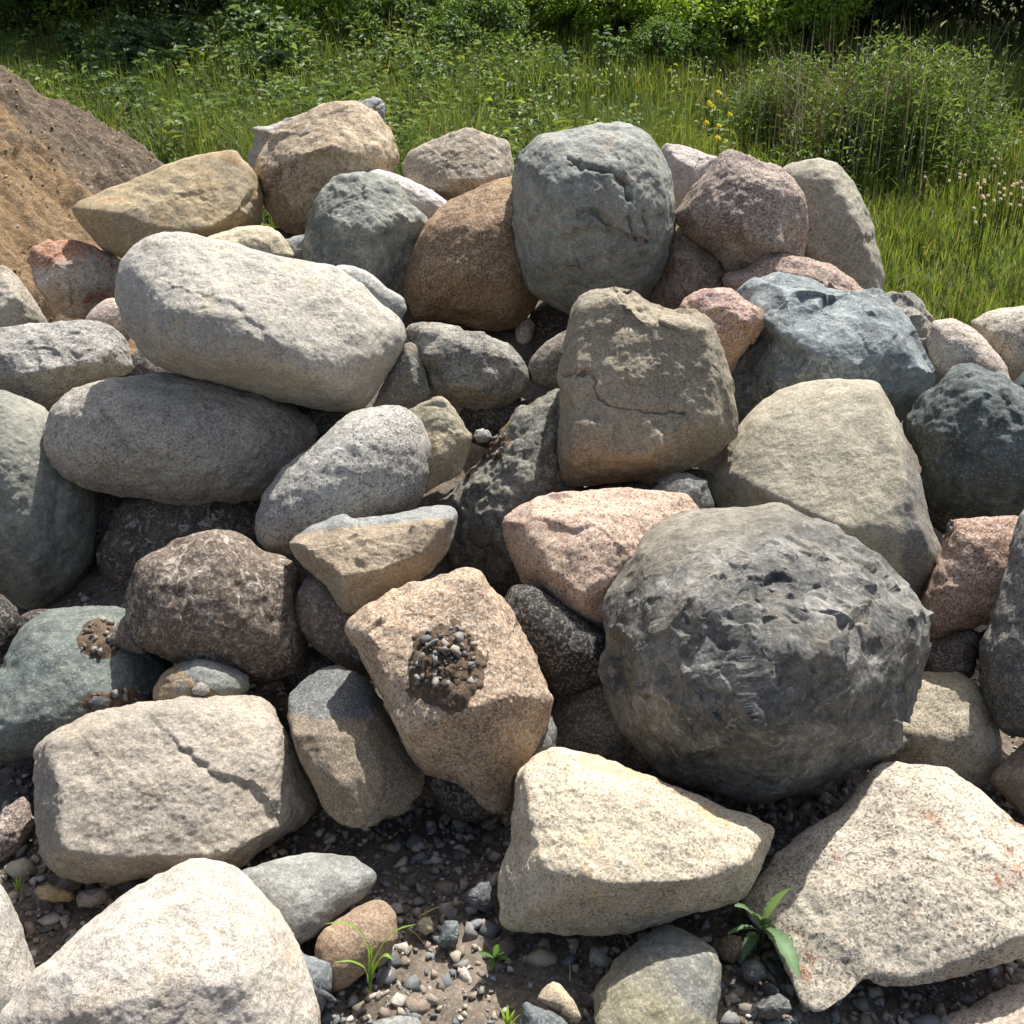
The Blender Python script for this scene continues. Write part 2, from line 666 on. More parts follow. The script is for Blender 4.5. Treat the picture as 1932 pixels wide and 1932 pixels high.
for key, ol, lab in [
    ('f01', '470,800 500,760 580,740 680,750 740,790 760,850 700,900 560,900 490,860', 'added light blocking stone deep in the gap between the two long granites and the egg'),
    ('f02', '200,720 240,680 300,680 350,710 360,760 300,790 220,780', 'added light blocking stone in the gap above the left end of the long granite'),
    ('f03', '110,930 170,900 240,900 270,950 260,1010 230,1060 170,1080 120,1030', 'added light blocking stone in the gap between olive boulder and mottled boulders'),
    ('f04', '1080,930 1150,890 1260,880 1360,890 1390,950 1340,1010 1200,1000 1110,980', 'added light blocking stone in the gap between sandstone block and pink granite'),
    ('f05', '1730,940 1760,920 1850,930 1930,950 1940,1000 1870,1020 1780,1010 1740,980', 'added light blocking stone in the gap under the dark green boulder at right'),
    ('f06', '520,1260 560,1220 640,1220 700,1270 690,1330 620,1350 550,1330', 'added light blocking stone in the gap behind the stone with sheared grey top'),
    ('f07', '860,790 890,750 960,740 1010,760 990,820 930,850 880,830', 'added light blocking stone in the gap beneath the streaked grey stone'),
    ('f08', '1840,1200 1870,1180 1930,1200 1950,1280 1900,1330 1850,1290', 'added light blocking stone in the gap left of the rough grey boulder at right'),
    ('f09', '1150,640 1200,560 1260,520 1320,540 1340,600 1280,660', 'added light blocking stone hidden between sandstone block and mottled brown stone'),
    ('f10', '480,470 520,430 600,430 620,490 570,530 500,520', 'added light blocking stone in the gap left of the craggy grey green boulder'),
]:
    B(key, 'mottle', (84, 78, 70), (68, 64, 58), ol, lab, 'stone', mat=dict(blot=.2), lv=4)  # added hidden filler stones, coloured dark, blocking light that leaks through the gaps
B('b02', 'fine', (150, 150, 148), (122, 126, 130), '671,193 690,186 705,184 718,187 727,196 728,215 727,236 700,250 670,236',
  'small blue grey stone peeking out behind the top tan boulder', 'stone', cell=(20, .06))
B('b01', 'fine', (176, 166, 154), (196, 186, 172), '462,294 480,262 478,250 470,238 500,238 530,230 560,221 600,206 645,194 700,230 690,300 560,345 480,325',
  'flat pale grey slab leaning behind the top tan boulder', soft=2, cell=(20, .03), front=.5)
B('b19', 'granite', (190, 178, 156), (172, 160, 138), '1828,608 1850,594 1875,584 1905,579 1940,577 1985,590 2005,640 2000,720 1950,750 1900,730 1860,680',
  'pale beige boulder cut by the right edge against the grass', soft=10)
B('b17', 'rough', (168, 156, 136), (132, 126, 116), '1652,566 1685,550 1705,551 1723,559 1743,578 1752,596 1762,614 1781,649 1796,690 1780,730 1720,720 1680,650',
  'craggy grey tan stone behind the blue grey angular boulder', cell=(40, .07), relief=1.6)
B('b18', 'pink', (204, 184, 166), (188, 170, 152), '1745,640 1760,606 1785,601 1808,602 1836,619 1853,634 1868,651 1886,672 1900,695 1908,722 1900,760 1820,770 1760,710',
  'pale pinkish rounded boulder above the dark green boulder on the right', soft=9, mat=dict(stain=(150, 112, 90), samt=.5))
B('b22', 'green', (88, 100, 98), (70, 80, 80), '1908,738 1918,716 1932,704 1960,700 1985,730 1975,790 1935,790 1915,765', 'dark stone at the right edge under the beige boulder', 'stone', cell=(20, .06))
B('b12', 'fine', (150, 142, 122), (164, 156, 136), '1462,330 1478,314 1504,304 1530,299 1550,298 1579,306 1595,320 1607,335 1620,358 1633,385 1651,434 1661,470 1669,500 1672,533 1667,552 1655,568 1600,590 1530,590 1485,520 1462,420',
  'tall smooth beige boulder at the upper right against the grass', facet=[], soft=4, ridge='1500,330,.25 1560,335,.45 1593,376,.55 1617,417,.62 1641,478,.6 1650,540,.4 1530,480,.72 1590,560,.6 1490,420,.4', lines=[('ledge', [(1618, 440), (1634, 450), (1644, 447)], 5, .04)], mat=dict(zone=[((.6, .2, .8), .55, (166, 158, 136), .2, .6)]))  # zone: sunlit right strip painted in as a paler tone
B('b10', 'fine', (196, 182, 170), (178, 164, 154), '1243,300 1250,280 1257,271 1275,273 1292,275 1322,285 1352,297 1360,340 1330,400 1280,410 1256,360',
  'pale whitish pink angular stone behind the reddish peaked boulder', soft=3, cell=(16, .04), ridge='1275,300,.5 1310,320,.6 1270,360,.5 1320,380,.5')
B('b03', 'rough', (198, 172, 134), (172, 144, 108), '486,318 497,288 515,260 540,238 570,218 600,204 625,195 645,192 668,195 690,203 708,217 722,235 734,252 745,270 752,286 755,302 750,325 735,350 700,400 650,440 590,445 550,442 525,428 500,392 489,360',
  'big tan and brown boulder at the top of the pile', mat=dict(stain=(108, 78, 52), samt=.7), soft=4, ridge='510,335,.45 560,300,.75 610,285,.85 680,292,.8 725,315,.5 560,390,.6 640,400,.6 620,225,.1', relief=1.1, facet=[(20, .5, .12)], lines=[('ledge', [(520, 322), (560, 300), (600, 290), (650, 296), (700, 300)], 6, .05)])
B('b04', 'rough', (188, 170, 144), (168, 148, 122), '758,318 762,302 776,286 800,270 815,263 835,258 852,249 872,244 892,242 912,247 930,254 945,262 958,268 963,285 969,310 975,350 960,410 900,430 830,420 790,390 765,345',
  'tan grey boulder behind the orange brown boulder', soft=3, mat=dict(stain=(112, 110, 98), samt=.5), ridge='800,300,.3 860,275,.3 920,280,.3 850,340,.7 900,340,.72 940,330,.5 800,350,.5')
B('b27', 'rough', (196, 176, 156), (160, 150, 134), '54,496 57,478 62,466 85,455 105,450 128,448 150,451 168,457 190,470 215,476 232,492 240,530 222,560 200,575 175,592 160,603 130,599 112,588 96,574 80,556 66,538',
  'rust streaked white and grey stone under the tan tapered boulder', mat=dict(zone=[((-.2, .1, 1), .42, (168, 106, 66), .25, .7)], stain=(160, 92, 54), samt=.9), soft=3, ridge='80,480,.35 120,475,.45 175,490,.5 80,545,.6 110,500,.8 200,540,.5 150,570,.5 130,545,.75', cell=(14, .03))
B('b28', 'fine', (164, 150, 128), (182, 172, 152), '-60,520 -30,505 0,500 12,502 22,508 34,520 45,535 57,553 69,573 80,590 92,607 85,650 20,670 -50,660 -70,590',
  'beige stone cut by the left edge above the grey granite', facet=[], soft=3, ridge='10,530,.4 30,560,.75 55,600,.5 -20,600,.7 20,630,.6')
B('b29', 'pink', (190, 162, 144), (176, 150, 134), '158,612 162,600 172,586 185,574 200,564 214,562 240,570 260,610 240,650 190,640',
  'small pink stone beside the left end of the large pale granite', 'stone', soft=6)
B('b05', 'sand', (180, 154, 108), (162, 142, 106), '135,393 143,379 160,370 182,362 210,352 240,342 265,332 290,321 310,312 330,304 350,297 370,292 390,287 412,283 428,281 442,282 450,289 458,297 470,308 479,319 487,333 493,350 495,368 496,386 494,424 470,450 400,470 320,485 262,492 229,489 208,480 191,472 177,457 164,441 150,425 140,410',
  'smooth tan boulder tapering to a point near the dirt mound', facet=[], soft=3, mat=dict(zone=[((1, 0, .1), 1.2, (176, 132, 78), .2, .6)], stain=(178, 136, 82), samt=.6), ridge='150,394,.12 191,397,.3 246,407,.5 284,427,.62 330,440,.66 400,430,.72 450,395,.62 470,360,.35 440,310,.1 300,375,.36 380,350,.4 250,470,.35', lines=[('crack', [(330, 372), (365, 368), (395, 364)], 7, .012), ('ledge', [(478, 378), (464, 392), (448, 412), (442, 428)], 7, .05)], relief=.7)
B('b26', 'fine', (150, 152, 150), (128, 132, 134), '530,470 537,452 555,445 578,440 590,470 575,500 545,495', 'small blue grey stone in the gap above the large pale granite', 'stone', cell=(16, .06))
B('b25', 'fine', (202, 184, 146), (186, 172, 140), '380,452 392,444 412,438 432,434 452,428 474,425 492,425 508,428 522,436 535,446 546,462 556,480 540,515 470,530 400,500',
  'pale yellow stone wedged above the large pale granite', facet=[], soft=5)
B('b07', 'fine', (206, 200, 192), (184, 178, 170), '690,326 712,318 735,324 758,331 785,344 806,355 826,366 846,377 860,395 840,425 790,440 730,420 700,370',
  'whitish slab wedged between grey green and orange brown boulders', facet=[], soft=3, front=.6)
B('b06', 'green', (144, 146, 132), (112, 116, 108), '568,500 572,460 580,416 590,390 600,368 614,348 632,331 648,326 666,325 688,326 706,328 726,338 744,349 762,364 778,379 792,394 806,408 815,440 800,490 790,540 762,575 700,560 640,540 590,530',
  'craggy grey green boulder left of the orange brown boulder', soft=3, facet=[(24, .6, .14), (60, .25, .15)], relief=1.5, ridge='610,400,.35 640,425,.65 700,430,.8 760,410,.5 620,500,.6 700,520,.7 670,350,.15 720,380,.4', mat=dict(blot=.22, blotc=(196, 190, 170)))
B('b24', 'fine', (186, 184, 176), (170, 168, 160), '622,520 632,503 650,500 668,501 696,513 712,525 728,541 745,551 762,562 768,585 750,620 690,620 640,580',
  'pale grey stone edge behind the right shoulder of the large pale granite', soft=4, front=.5)
B('b14', 'rough', (158, 132, 106), (140, 114, 92), '1215,565 1232,532 1240,495 1252,455 1268,430 1292,428 1312,442 1326,455 1342,468 1357,481 1373,497 1386,514 1392,545 1385,600 1330,640 1260,630',
  'brown mottled stone under the big round grey green boulder', soft=4, mat=dict(stain=(92, 66, 48), samt=.5), relief=1.4)
B('b11', 'pink', (164, 138, 122), (138, 112, 98), '1272,412 1276,400 1292,376 1310,352 1330,328 1342,312 1354,297 1364,288 1375,282 1390,286 1408,294 1436,304 1463,316 1484,333 1504,352 1512,364 1517,380 1519,400 1519,427 1517,455 1514,490 1480,530 1430,525 1408,512 1380,512 1364,509 1347,482 1330,467 1313,455 1290,446',
  'reddish brown peaked granite boulder right of the round grey green one', soft=3, mat=dict(stain=(196, 176, 150), samt=.5), ridge='1376,318,.3 1330,352,.35 1296,395,.4 1420,345,.55 1470,362,.5 1508,368,.25 1400,430,.82 1340,450,.5 1470,460,.72 1400,380,.7', relief=1.2)
B('b13', 'pink', (176, 142, 122), (160, 122, 102), '1360,530 1368,513 1388,506 1408,502 1422,490 1437,480 1455,477 1472,477 1492,480 1512,484 1538,489 1563,496 1586,509 1608,523 1624,537 1640,553 1640,600 1560,650 1450,640 1390,590',
  'flat reddish stone behind the blue grey angular boulder', soft=3, front=.6, cell=(16, .03))
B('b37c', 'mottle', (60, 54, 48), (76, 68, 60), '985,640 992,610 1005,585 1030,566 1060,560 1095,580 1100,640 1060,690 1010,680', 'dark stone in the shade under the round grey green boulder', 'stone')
B('b37b', 'pink', (196, 178, 156), (180, 160, 140), '972,620 980,604 998,598 1010,612 1004,640 998,668 984,670 974,655', 'pale sunlit sliver of stone seen through a gap below orange brown boulder', 'stone')
B('b08', 'fine', (166, 126, 82), (146, 108, 70), '757,535 760,513 767,494 777,475 790,446 806,418 825,396 846,378 866,368 888,359 914,347 940,338 968,330 1010,335 1040,400 1045,480 1032,530 1020,562 1010,582 999,597 988,608 975,616 955,623 934,626 910,622 887,616 855,610 825,606 800,605 781,602 770,585 763,565',
  'rounded orange brown boulder left of the round grey green one', soft=5, gsx=1, ridge='800,425,.3 850,425,.58 914,428,.72 960,410,.6 870,385,.3 930,355,.15 800,520,.62 880,520,.88 960,520,.78 850,590,.5 960,590,.5', mat=dict(gs=260, ga=.55, gl=.7, stain=(112, 84, 56), samt=.5))
B('b16', 'green', (138, 148, 148), (114, 126, 130), '1390,566 1403,549 1420,533 1437,516 1456,511 1478,509 1508,510 1539,513 1552,526 1567,537 1600,544 1632,550 1660,561 1677,574 1693,589 1708,608 1723,629 1737,652 1751,675 1764,690 1777,703 1765,724 1735,760 1703,792 1690,815 1600,830 1480,830 1400,815 1376,790 1372,740 1379,712 1402,678 1412,655 1424,625 1400,600',
  'blue grey angular boulder with split faces on the right', soft=1, ridge='1430,570,.35 1480,545,.35 1440,600,.55 1480,640,.72 1528,655,.85 1600,600,.5 1680,640,.5 1740,690,.35 1525,720,.8 1620,700,.75 1690,745,.45 1430,720,.55 1480,780,.5', facet=[(18, .9, .16), (70, .5, .16)], scoop=(8, .25, .12), relief=.6, mat=dict(vein=(196, 196, 184), blot=.16))
B('b21', 'green', (88, 100, 98), (72, 82, 82), '1700,800 1716,776 1735,755 1757,730 1780,704 1802,688 1832,683 1853,688 1874,698 1893,709 1912,722 1940,745 1990,790 2005,850 1990,920 1950,965 1915,970 1885,975 1853,978 1816,974 1784,969 1752,956 1740,912 1730,866 1712,830',
  'dark green rounded boulder at the right edge', soft=8, cell=(40, .03), relief=1.4, mat=dict(blot=.16))
B('b15', 'pink', (184, 140, 124), (196, 152, 114), '1285,580 1300,562 1324,549 1348,542 1365,541 1382,543 1393,551 1403,561 1420,570 1434,579 1441,588 1444,599 1440,614 1430,634 1418,652 1408,665 1392,690 1376,713 1345,720 1310,680 1290,630',
  'pink and orange stone tucked beside the tall sandstone block', soft=2, cell=(24, .05), mat=dict(zone=[((.3, -.3, -.9), .1, (196, 150, 104), .2, .7)], stain=(150, 100, 104), samt=.6), relief=1.5)
B('b09', 'green', (146, 150, 139), (122, 127, 119), '961,380 962,352 966,326 972,304 981,290 993,278 1008,264 1024,253 1052,250 1082,248 1096,242 1110,238 1145,238 1178,239 1192,243 1203,250 1216,261 1229,274 1240,290 1250,309 1259,333 1267,360 1272,384 1274,410 1271,436 1266,462 1260,485 1252,507 1240,528 1228,548 1190,585 1120,604 1090,600 1071,594 1045,581 1017,565 1000,550 986,533 977,508 972,479 967,452 964,427',
  'big round grey green boulder standing high in the middle', soft=6, front=.95, facet=[(40, .25, .15)], scoop=(26, .2, .14), relief=1.0, mat=dict(stain=(168, 132, 108), samt=.35, blot=.16, blotc=(176, 170, 150)),
  lines=[('crack', [(1115, 395), (1128, 405), (1140, 420), (1150, 428)], 3.5, .07), ('crack', [(1176, 345), (1184, 362), (1186, 375)], 5, .09), ('crack', [(1183, 410), (1190, 435), (1205, 450), (1212, 458)], 3.5, .07), ('crack', [(1060, 410), (1085, 405), (1104, 396)], 3.5, .05), ('ledge', [(1090, 440), (1140, 430), (1180, 440)], 6, .06), ('crack', [(1070, 300), (1105, 318), (1150, 322), (1175, 345)], 4, .06), ('ledge', [(1000, 320), (1030, 345), (1020, 380)], 6, .06), ('crack', [(1215, 400), (1222, 440), (1210, 480)], 3.5, .07)])
B('b35', 'rough', (150, 146, 134), (108, 106, 98), '760,640 768,619 785,609 805,603 826,605 846,612 865,618 882,626 902,630 922,632 940,638 956,646 967,655 977,665 988,676 997,689 996,708 993,730 984,745 973,757 955,766 932,774 903,775 873,772 848,762 826,752 808,730 795,705 775,690',
  'dark streaked grey stone under the orange brown boulder', soft=3, ridge='800,625,.3 850,640,.5 900,660,.72 960,680,.45 850,720,.75 920,730,.7 800,660,.5', relief=1.5, facet=[(24, .6, .14), (60, .25, .15)], mat=dict(stain=(150, 112, 62), samt=.6))
B('b36', 'fine', (128, 130, 126), (140, 126, 106), '735,700 746,675 757,653 766,648 775,645 784,650 792,658 796,674 800,692 806,715 812,740 805,750 780,760 740,775 700,770 712,740',
  'angular grey stone wedged under the right end of the large granite', soft=1, ridge='770,670,.45 780,720,.6 765,755,.35 735,735,.3', cell=(10, .04))
B('b37', 'rough', (140, 126, 106), (110, 98, 84), '994,700 1000,680 1014,660 1032,643 1050,632 1072,622 1105,640 1110,700 1085,735 1054,738 1025,732 1003,723', 'brown grey stone tucked behind the left side of the sandstone block', soft=4)
B('b30c', 'mottle', (92, 84, 84), (76, 70, 70), '236,700 246,670 265,655 300,670 330,690 340,730 300,750 250,740', 'dark purple stone in the gap under the large pale granite', 'stone')
B('b30', 'granite', (162, 158, 150), (142, 140, 134), '-60,640 -30,622 0,615 34,610 70,607 110,605 150,604 190,605 212,612 234,626 246,640 254,660 255,684 252,706 215,713 178,720 157,728 138,740 116,755 94,770 70,775 44,760 20,748 0,742 -60,740 -80,690',
  'flat grey granite boulder with a broken right end at left edge', soft=3, ridge='-20,650,.3 60,640,.3 150,635,.35 210,660,.5 180,690,.6 100,700,.7 40,710,.65 230,690,.35', cell=(24, .03), relief=1.3)
B('b31', 'green', (140, 139, 124), (120, 120, 108), '-70,760 -40,742 0,733 22,738 45,748 62,755 80,764 110,790 150,850 178,900 186,931 188,960 186,990 183,1020 178,1051 163,1082 144,1110 124,1126 102,1140 84,1149 65,1155 48,1153 31,1146 14,1134 0,1122 -60,1090 -95,950',
  'smooth olive grey boulder standing at the left edge', soft=6, relief=.8, mat=dict(blot=.16, blotc=(178, 176, 160), ga=.1), lines=[('crack', [(112, 930), (108, 985), (112, 1040), (128, 1060)], 12, .03)])
B('b65', 'mottle', (118, 98, 82), (98, 82, 70), '183,1052 186,1034 192,1016 198,998 206,982 218,960 234,942 300,915 420,910 480,930 510,1000 470,1060 380,1100 300,1125 240,1114 222,1106 205,1098 192,1080',
  'dark brown mottled boulder in shade under the long granite', mat=dict(blotc=(196, 182, 164), blot=.65), relief=1.3, soft=4)
B('b32', 'granite', (194, 182, 162), (174, 164, 148), '77,838 79,820 83,806 87,788 93,770 104,757 117,746 138,734 162,724 192,717 224,712 250,708 275,706 300,705 330,704 380,705 440,715 520,745 570,775 596,798 604,815 590,860 560,905 520,932 482,946 446,950 410,952 376,953 342,953 304,948 266,940 238,938 212,936 188,930 164,922 142,915 123,907 106,895 92,880 82,860',
  'long speckled granite boulder lying under the large pale one', soft=7, relief=1.1, lines=[('ledge', [(205, 795), (240, 850), (265, 885), (290, 890)], 8, .035), ('crack', [(388, 758), (396, 764)], 7, .04), ('ledge', [(330, 770), (395, 775), (450, 820)], 10, .03)])
B('b23', 'granite', (186, 178, 162), (172, 166, 154), '218,560 219,546 220,526 223,506 232,487 246,471 262,455 281,444 302,439 326,437 355,439 384,443 414,451 445,460 480,469 514,478 548,485 582,492 606,496 632,503 654,517 676,533 697,548 717,565 735,580 751,596 759,606 765,617 767,628 764,642 758,660 750,677 739,696 726,717 713,741 699,762 688,772 672,777 644,778 612,775 581,770 530,757 478,741 426,730 376,719 348,711 321,702 296,692 273,678 258,660 246,641 236,625 228,608 221,585',
  'large pale granite boulder lying across the left of the pile', soft=7, front=.95, mat=dict(gs=240, gd=.22, ga=.42, stain=(206, 190, 152), samt=.4), relief=.8, ridge='250,520,.3 320,480,.25 420,500,.35 520,520,.4 620,560,.45 700,620,.45 330,580,.72 430,590,.85 500,640,.98 560,700,.9 640,690,.85 700,680,.55 400,680,.75 300,640,.6 740,640,.3', lines=[('ledge', [(395, 560), (440, 575), (480, 610), (520, 650)], 9, .02)])
B('b39', 'fine', (180, 168, 140), (164, 154, 130), '1332,916 1340,898 1358,879 1370,850 1382,825 1394,803 1409,784 1425,765 1443,750 1468,736 1495,726 1526,719 1560,715 1586,714 1614,715 1636,717 1659,722 1671,738 1682,757 1692,780 1702,804 1713,832 1723,859 1732,886 1740,914 1747,945 1754,975 1769,1012 1785,1047 1781,1068 1774,1089 1763,1106 1750,1122 1732,1140 1680,1150 1600,1140 1500,1090 1420,1030 1375,985 1356,966 1343,945',
  'big beige boulder with one sheared face at right of centre', facet=[], soft=2, mat=dict(zone=[((.9, -.3, .1), .62, (110, 108, 102), .05, .8)], stain=(150, 138, 112), samt=.5, gs=300, ga=.34), tilt=(0, .25), ridge='1657,735,.02 1675,790,.25 1690,835,.4 1692,883,.52 1726,941,.62 1750,1006,.64 1757,1054,.58 1520,745,-.05 1430,800,.15 1380,890,.3 1560,830,.35 1450,930,.55 1600,1000,.82 1720,1100,.5', relief=.55)  # zone: shade on the sheared right face painted in as dark grey
B('b40', 'mottle', (128, 124, 110), (102, 100, 90), '826,950 853,914 880,884 910,856 926,836 942,818 956,797 972,777 994,762 1017,750 1036,740 1054,732 1090,760 1110,850 1100,960 1060,1060 1000,1115 975,1126 952,1128 900,1110 855,1070 840,1020',
  'dark mossy boulder sloping between the granite egg and the sandstone block', soft=3, ridge='870,950,.4 950,860,.45 1020,790,.4 930,1000,.7 1000,900,.75 960,1080,.5', relief=2.2, cell=(50, .03), mat=dict(blotc=(176, 170, 148), blot=.3))
B('b34', 'fine', (212, 180, 118), (170, 158, 126), '765,790 769,770 784,762 799,756 816,751 833,748 840,753 847,761 860,775 874,791 884,806 893,822 889,838 884,853 876,876 867,897 835,915 800,938 775,900 768,840',
  'small yellow ochre stone beside the granite egg', 'stone', soft=2, ridge='810,775,.25 850,790,.35 870,825,.35 830,860,.65 800,880,.5 850,880,.4', cell=(12, .04), mat=dict(stain=(118, 112, 100), samt=.6))
B('b33', 'coarse', (176, 172, 162), (150, 148, 142), '478,990 480,972 486,955 494,934 507,914 519,898 534,883 557,864 582,845 598,830 614,818 635,799 658,781 682,771 709,765 730,764 751,765 765,770 778,778 790,790 801,805 809,825 815,846 815,872 812,897 807,918 799,938 788,952 774,964 730,975 682,1000 640,1025 600,1045 570,1052 543,1050 527,1048 513,1044 497,1035 486,1023 480,1008',
  'speckled grey granite egg shaped boulder left of centre', soft=7, relief=.9, lines=[('crack', [(560, 880), (600, 900), (640, 890)], 14, .02)])
B('b38', 'fine', (158, 142, 114), (142, 130, 106), '1045,866 1046,840 1047,818 1049,792 1051,767 1052,743 1054,719 1059,698 1064,680 1066,650 1069,622 1072,600 1076,580 1082,567 1092,557 1118,550 1144,543 1166,538 1188,535 1199,540 1209,547 1219,557 1230,567 1250,576 1274,584 1294,587 1312,590 1328,594 1341,602 1349,615 1355,634 1363,664 1371,695 1377,722 1381,750 1384,778 1385,804 1380,823 1371,839 1358,854 1341,866 1324,875 1307,883 1290,890 1272,896 1240,904 1205,909 1160,914 1130,919 1098,922 1083,921 1071,917 1061,908 1053,896 1048,882',
  'tall sandstone block with a crack across its face in the centre', soft=1, front=.7, ridge='1088,582,.34 1140,565,.36 1196,562,.36 1260,602,.42 1330,622,.38 1085,690,.52 1200,720,.58 1345,720,.48 1080,840,.6 1200,858,.66 1345,805,.5 1100,900,.3 1250,880,.36', mat=dict(zone=[((0, -.2, -1), .55, (158, 130, 96), .2, .5)], stain=(134, 128, 108), samt=.6), relief=.9,
  lines=[('crack', [(1098, 705), (1112, 702), (1122, 710), (1120, 730), (1130, 752), (1150, 762), (1185, 772), (1230, 778), (1290, 782)], 3, .035), ('ledge', [(1064, 740), (1080, 752), (1068, 820)], 5, .03), ('ledge', [(1188, 545), (1205, 580), (1240, 600)], 7, .05), ('crack', [(1064, 710), (1100, 704)], 4, .06)])
B('b43', 'pink', (162, 118, 92), (180, 140, 116), '1734,1150 1742,1120 1755,1090 1775,1040 1780,1015 1790,990 1805,981 1840,977 1880,974 1915,973 1960,1000 1960,1100 1900,1180 1850,1180 1805,1191 1780,1198 1760,1203 1748,1190 1740,1174',
  'reddish stone behind the big black boulder on the right', soft=4, mat=dict(stain=(140, 84, 54), samt=.6), relief=1.3)
B('b74', 'green', (98, 98, 92), (80, 82, 80), '1225,930 1240,900 1270,890 1300,890 1335,905 1350,950 1345,1000 1290,1010 1240,980', 'dark stone in the gap below the sandstone block and beige boulder', 'stone', soft=1, cell=(14, .07))
B('b44', 'rough', (112, 94, 80), (140, 124, 106), '1725,1250 1745,1222 1762,1207 1780,1198 1799,1190 1816,1186 1833,1184 1842,1189 1850,1198 1850,1218 1846,1240 1838,1275 1800,1300 1740,1290', 'small brown stone in the gap right of the big black boulder', 'stone', soft=2, cell=(10, .05))
B('b46', 'granite', (188, 170, 136), (172, 156, 126), '1620,1330 1680,1290 1736,1268 1770,1265 1802,1265 1822,1272 1841,1286 1857,1307 1871,1331 1883,1364 1894,1401 1895,1420 1890,1442 1872,1478 1830,1500 1740,1500 1650,1470 1615,1400',
  'tan granite boulder tucked behind the lower right of the black boulder', soft=6, ridge='1740,1300,.45 1810,1300,.45 1840,1340,.55 1835,1375,.66 1780,1395,.8 1700,1380,.8 1860,1420,.5 1760,1450,.6')
B('b45', 'rough', (126, 122, 114), (110, 108, 104), '1935,954 1921,973 1913,992 1908,1010 1904,1030 1901,1051 1891,1080 1880,1109 1872,1140 1866,1171 1857,1194 1850,1215 1848,1230 1849,1246 1849,1272 1851,1295 1856,1317 1864,1344 1874,1368 1884,1382 1898,1390 1935,1392 1990,1385 2030,1330 2045,1150 2000,980',
  'rough grey boulder cut by the right edge beside black boulder', soft=4, relief=1.5, cell=(20, .025))
B('b52', 'fine', (176, 150, 122), (160, 138, 112), '1865,1473 1874,1457 1888,1442 1910,1420 1935,1400 1975,1395 2005,1440 1990,1520 1960,1550 1930,1545 1905,1512 1882,1490', 'small brown stone at right edge above the big speckled slab', soft=6)
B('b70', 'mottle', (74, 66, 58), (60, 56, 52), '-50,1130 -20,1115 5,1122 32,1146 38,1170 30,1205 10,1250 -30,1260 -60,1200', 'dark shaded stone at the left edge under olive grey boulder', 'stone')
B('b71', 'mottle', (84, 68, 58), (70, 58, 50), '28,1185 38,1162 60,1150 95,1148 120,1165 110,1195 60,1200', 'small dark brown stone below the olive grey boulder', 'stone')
B('b63', 'green', (112, 122, 114), (92, 104, 100), '-55,1320 -20,1280 4,1262 16,1230 31,1201 48,1178 69,1163 90,1154 112,1150 142,1146 172,1144 205,1146 237,1150 290,1190 320,1240 335,1290 330,1340 240,1380 140,1420 62,1430 30,1436 0,1438 -50,1430 -80,1380',
  'flat olive green boulder in shade at left with gravel on top', soft=5, tilt=(0, .35), mat=dict(blot=.2, blotc=(160, 160, 138)), relief=1.1)
B('b68', 'fine', (140, 116, 100), (126, 106, 92), '200,1208 212,1188 226,1170 240,1158 262,1170 280,1215 272,1235 250,1232 225,1222 208,1217', 'small pinkish triangular stone on the olive green boulder', 'stone', soft=2, front=.5)
B('b64', 'mottle', (114, 94, 77), (96, 79, 65), '235,1150 236,1135 238,1118 243,1102 250,1078 260,1058 278,1046 302,1037 330,1022 360,1009 385,1001 410,996 436,998 459,1006 475,1020 490,1036 515,1046 541,1054 556,1066 568,1082 572,1110 574,1146 580,1190 582,1228 578,1250 566,1264 547,1274 522,1284 498,1288 460,1288 420,1282 370,1268 330,1252 300,1240 274,1229 258,1216 246,1200 238,1176',
  'dark brown mottled round boulder in shade left of centre', soft=6, mat=dict(blotc=(196, 182, 164), blot=.5), relief=1.3)
B('b66', 'mottle', (122, 102, 86), (104, 88, 74), '562,1120 568,1098 590,1085 640,1100 690,1150 740,1200 740,1260 700,1285 660,1264 642,1256 625,1246 602,1228 582,1208 571,1193 564,1177 560,1150',
  'brown stone squeezed between dark mottled boulder and brown block', soft=4, mat=dict(blotc=(188, 174, 156), blot=.6))
B('b41', 'fine', (168, 144, 112), (150, 132, 106), '539,1022 558,1008 582,996 598,990 614,986 630,981 645,977 680,976 716,974 747,968 778,961 806,955 832,951 846,952 857,957 863,964 865,973 862,986 859,1000 854,1016 848,1032 834,1062 818,1088 792,1098 764,1106 725,1126 688,1146 680,1152 671,1155 656,1152 644,1144 634,1134 626,1122 612,1104 590,1088 566,1076 552,1058 543,1040',
  'tan wedge of split rock with a grey broken top', soft=1, tilt=(0, .3), ridge='560,1022,.3 600,1040,.5 650,1020,.5 700,1012,.5 760,1000,.5 830,985,.4 852,980,.2 640,1090,.75 720,1075,.8 800,1040,.6 670,1135,.4', cell=(18, .04), mat=dict(zone=[((-.1, .6, .8), .40, (136, 141, 140), .04, .85)], stain=(118, 122, 118), samt=.55), relief=1.3)
B('b42', 'pink', (206, 166, 138), (186, 142, 114), '950,1010 951,995 956,982 961,970 969,961 983,952 1000,944 1025,937 1052,932 1080,927 1110,924 1140,921 1178,920 1225,920 1274,922 1290,928 1302,937 1322,962 1330,1010 1290,1080 1230,1150 1185,1205 1160,1214 1142,1214 1123,1208 1105,1201 1085,1190 1064,1177 1048,1164 1033,1150 1010,1126 989,1102 976,1083 965,1064 959,1052 955,1040 951,1025',
  'pink granite boulder with a flat sunlit top in the centre', soft=3, mat=dict(stain=(214, 184, 150), samt=.5), ridge='965,985,.2 1016,978,.45 1060,980,.52 1092,985,.6 1146,1016,.72 1201,1054,.72 1260,1060,.5 1040,1080,.75 1110,1130,.8 1150,1180,.5 1060,1150,.45', lines=[('ledge', [(1015, 980), (1050, 992), (1085, 1000), (1120, 990), (1150, 1015)], 5, .03)])
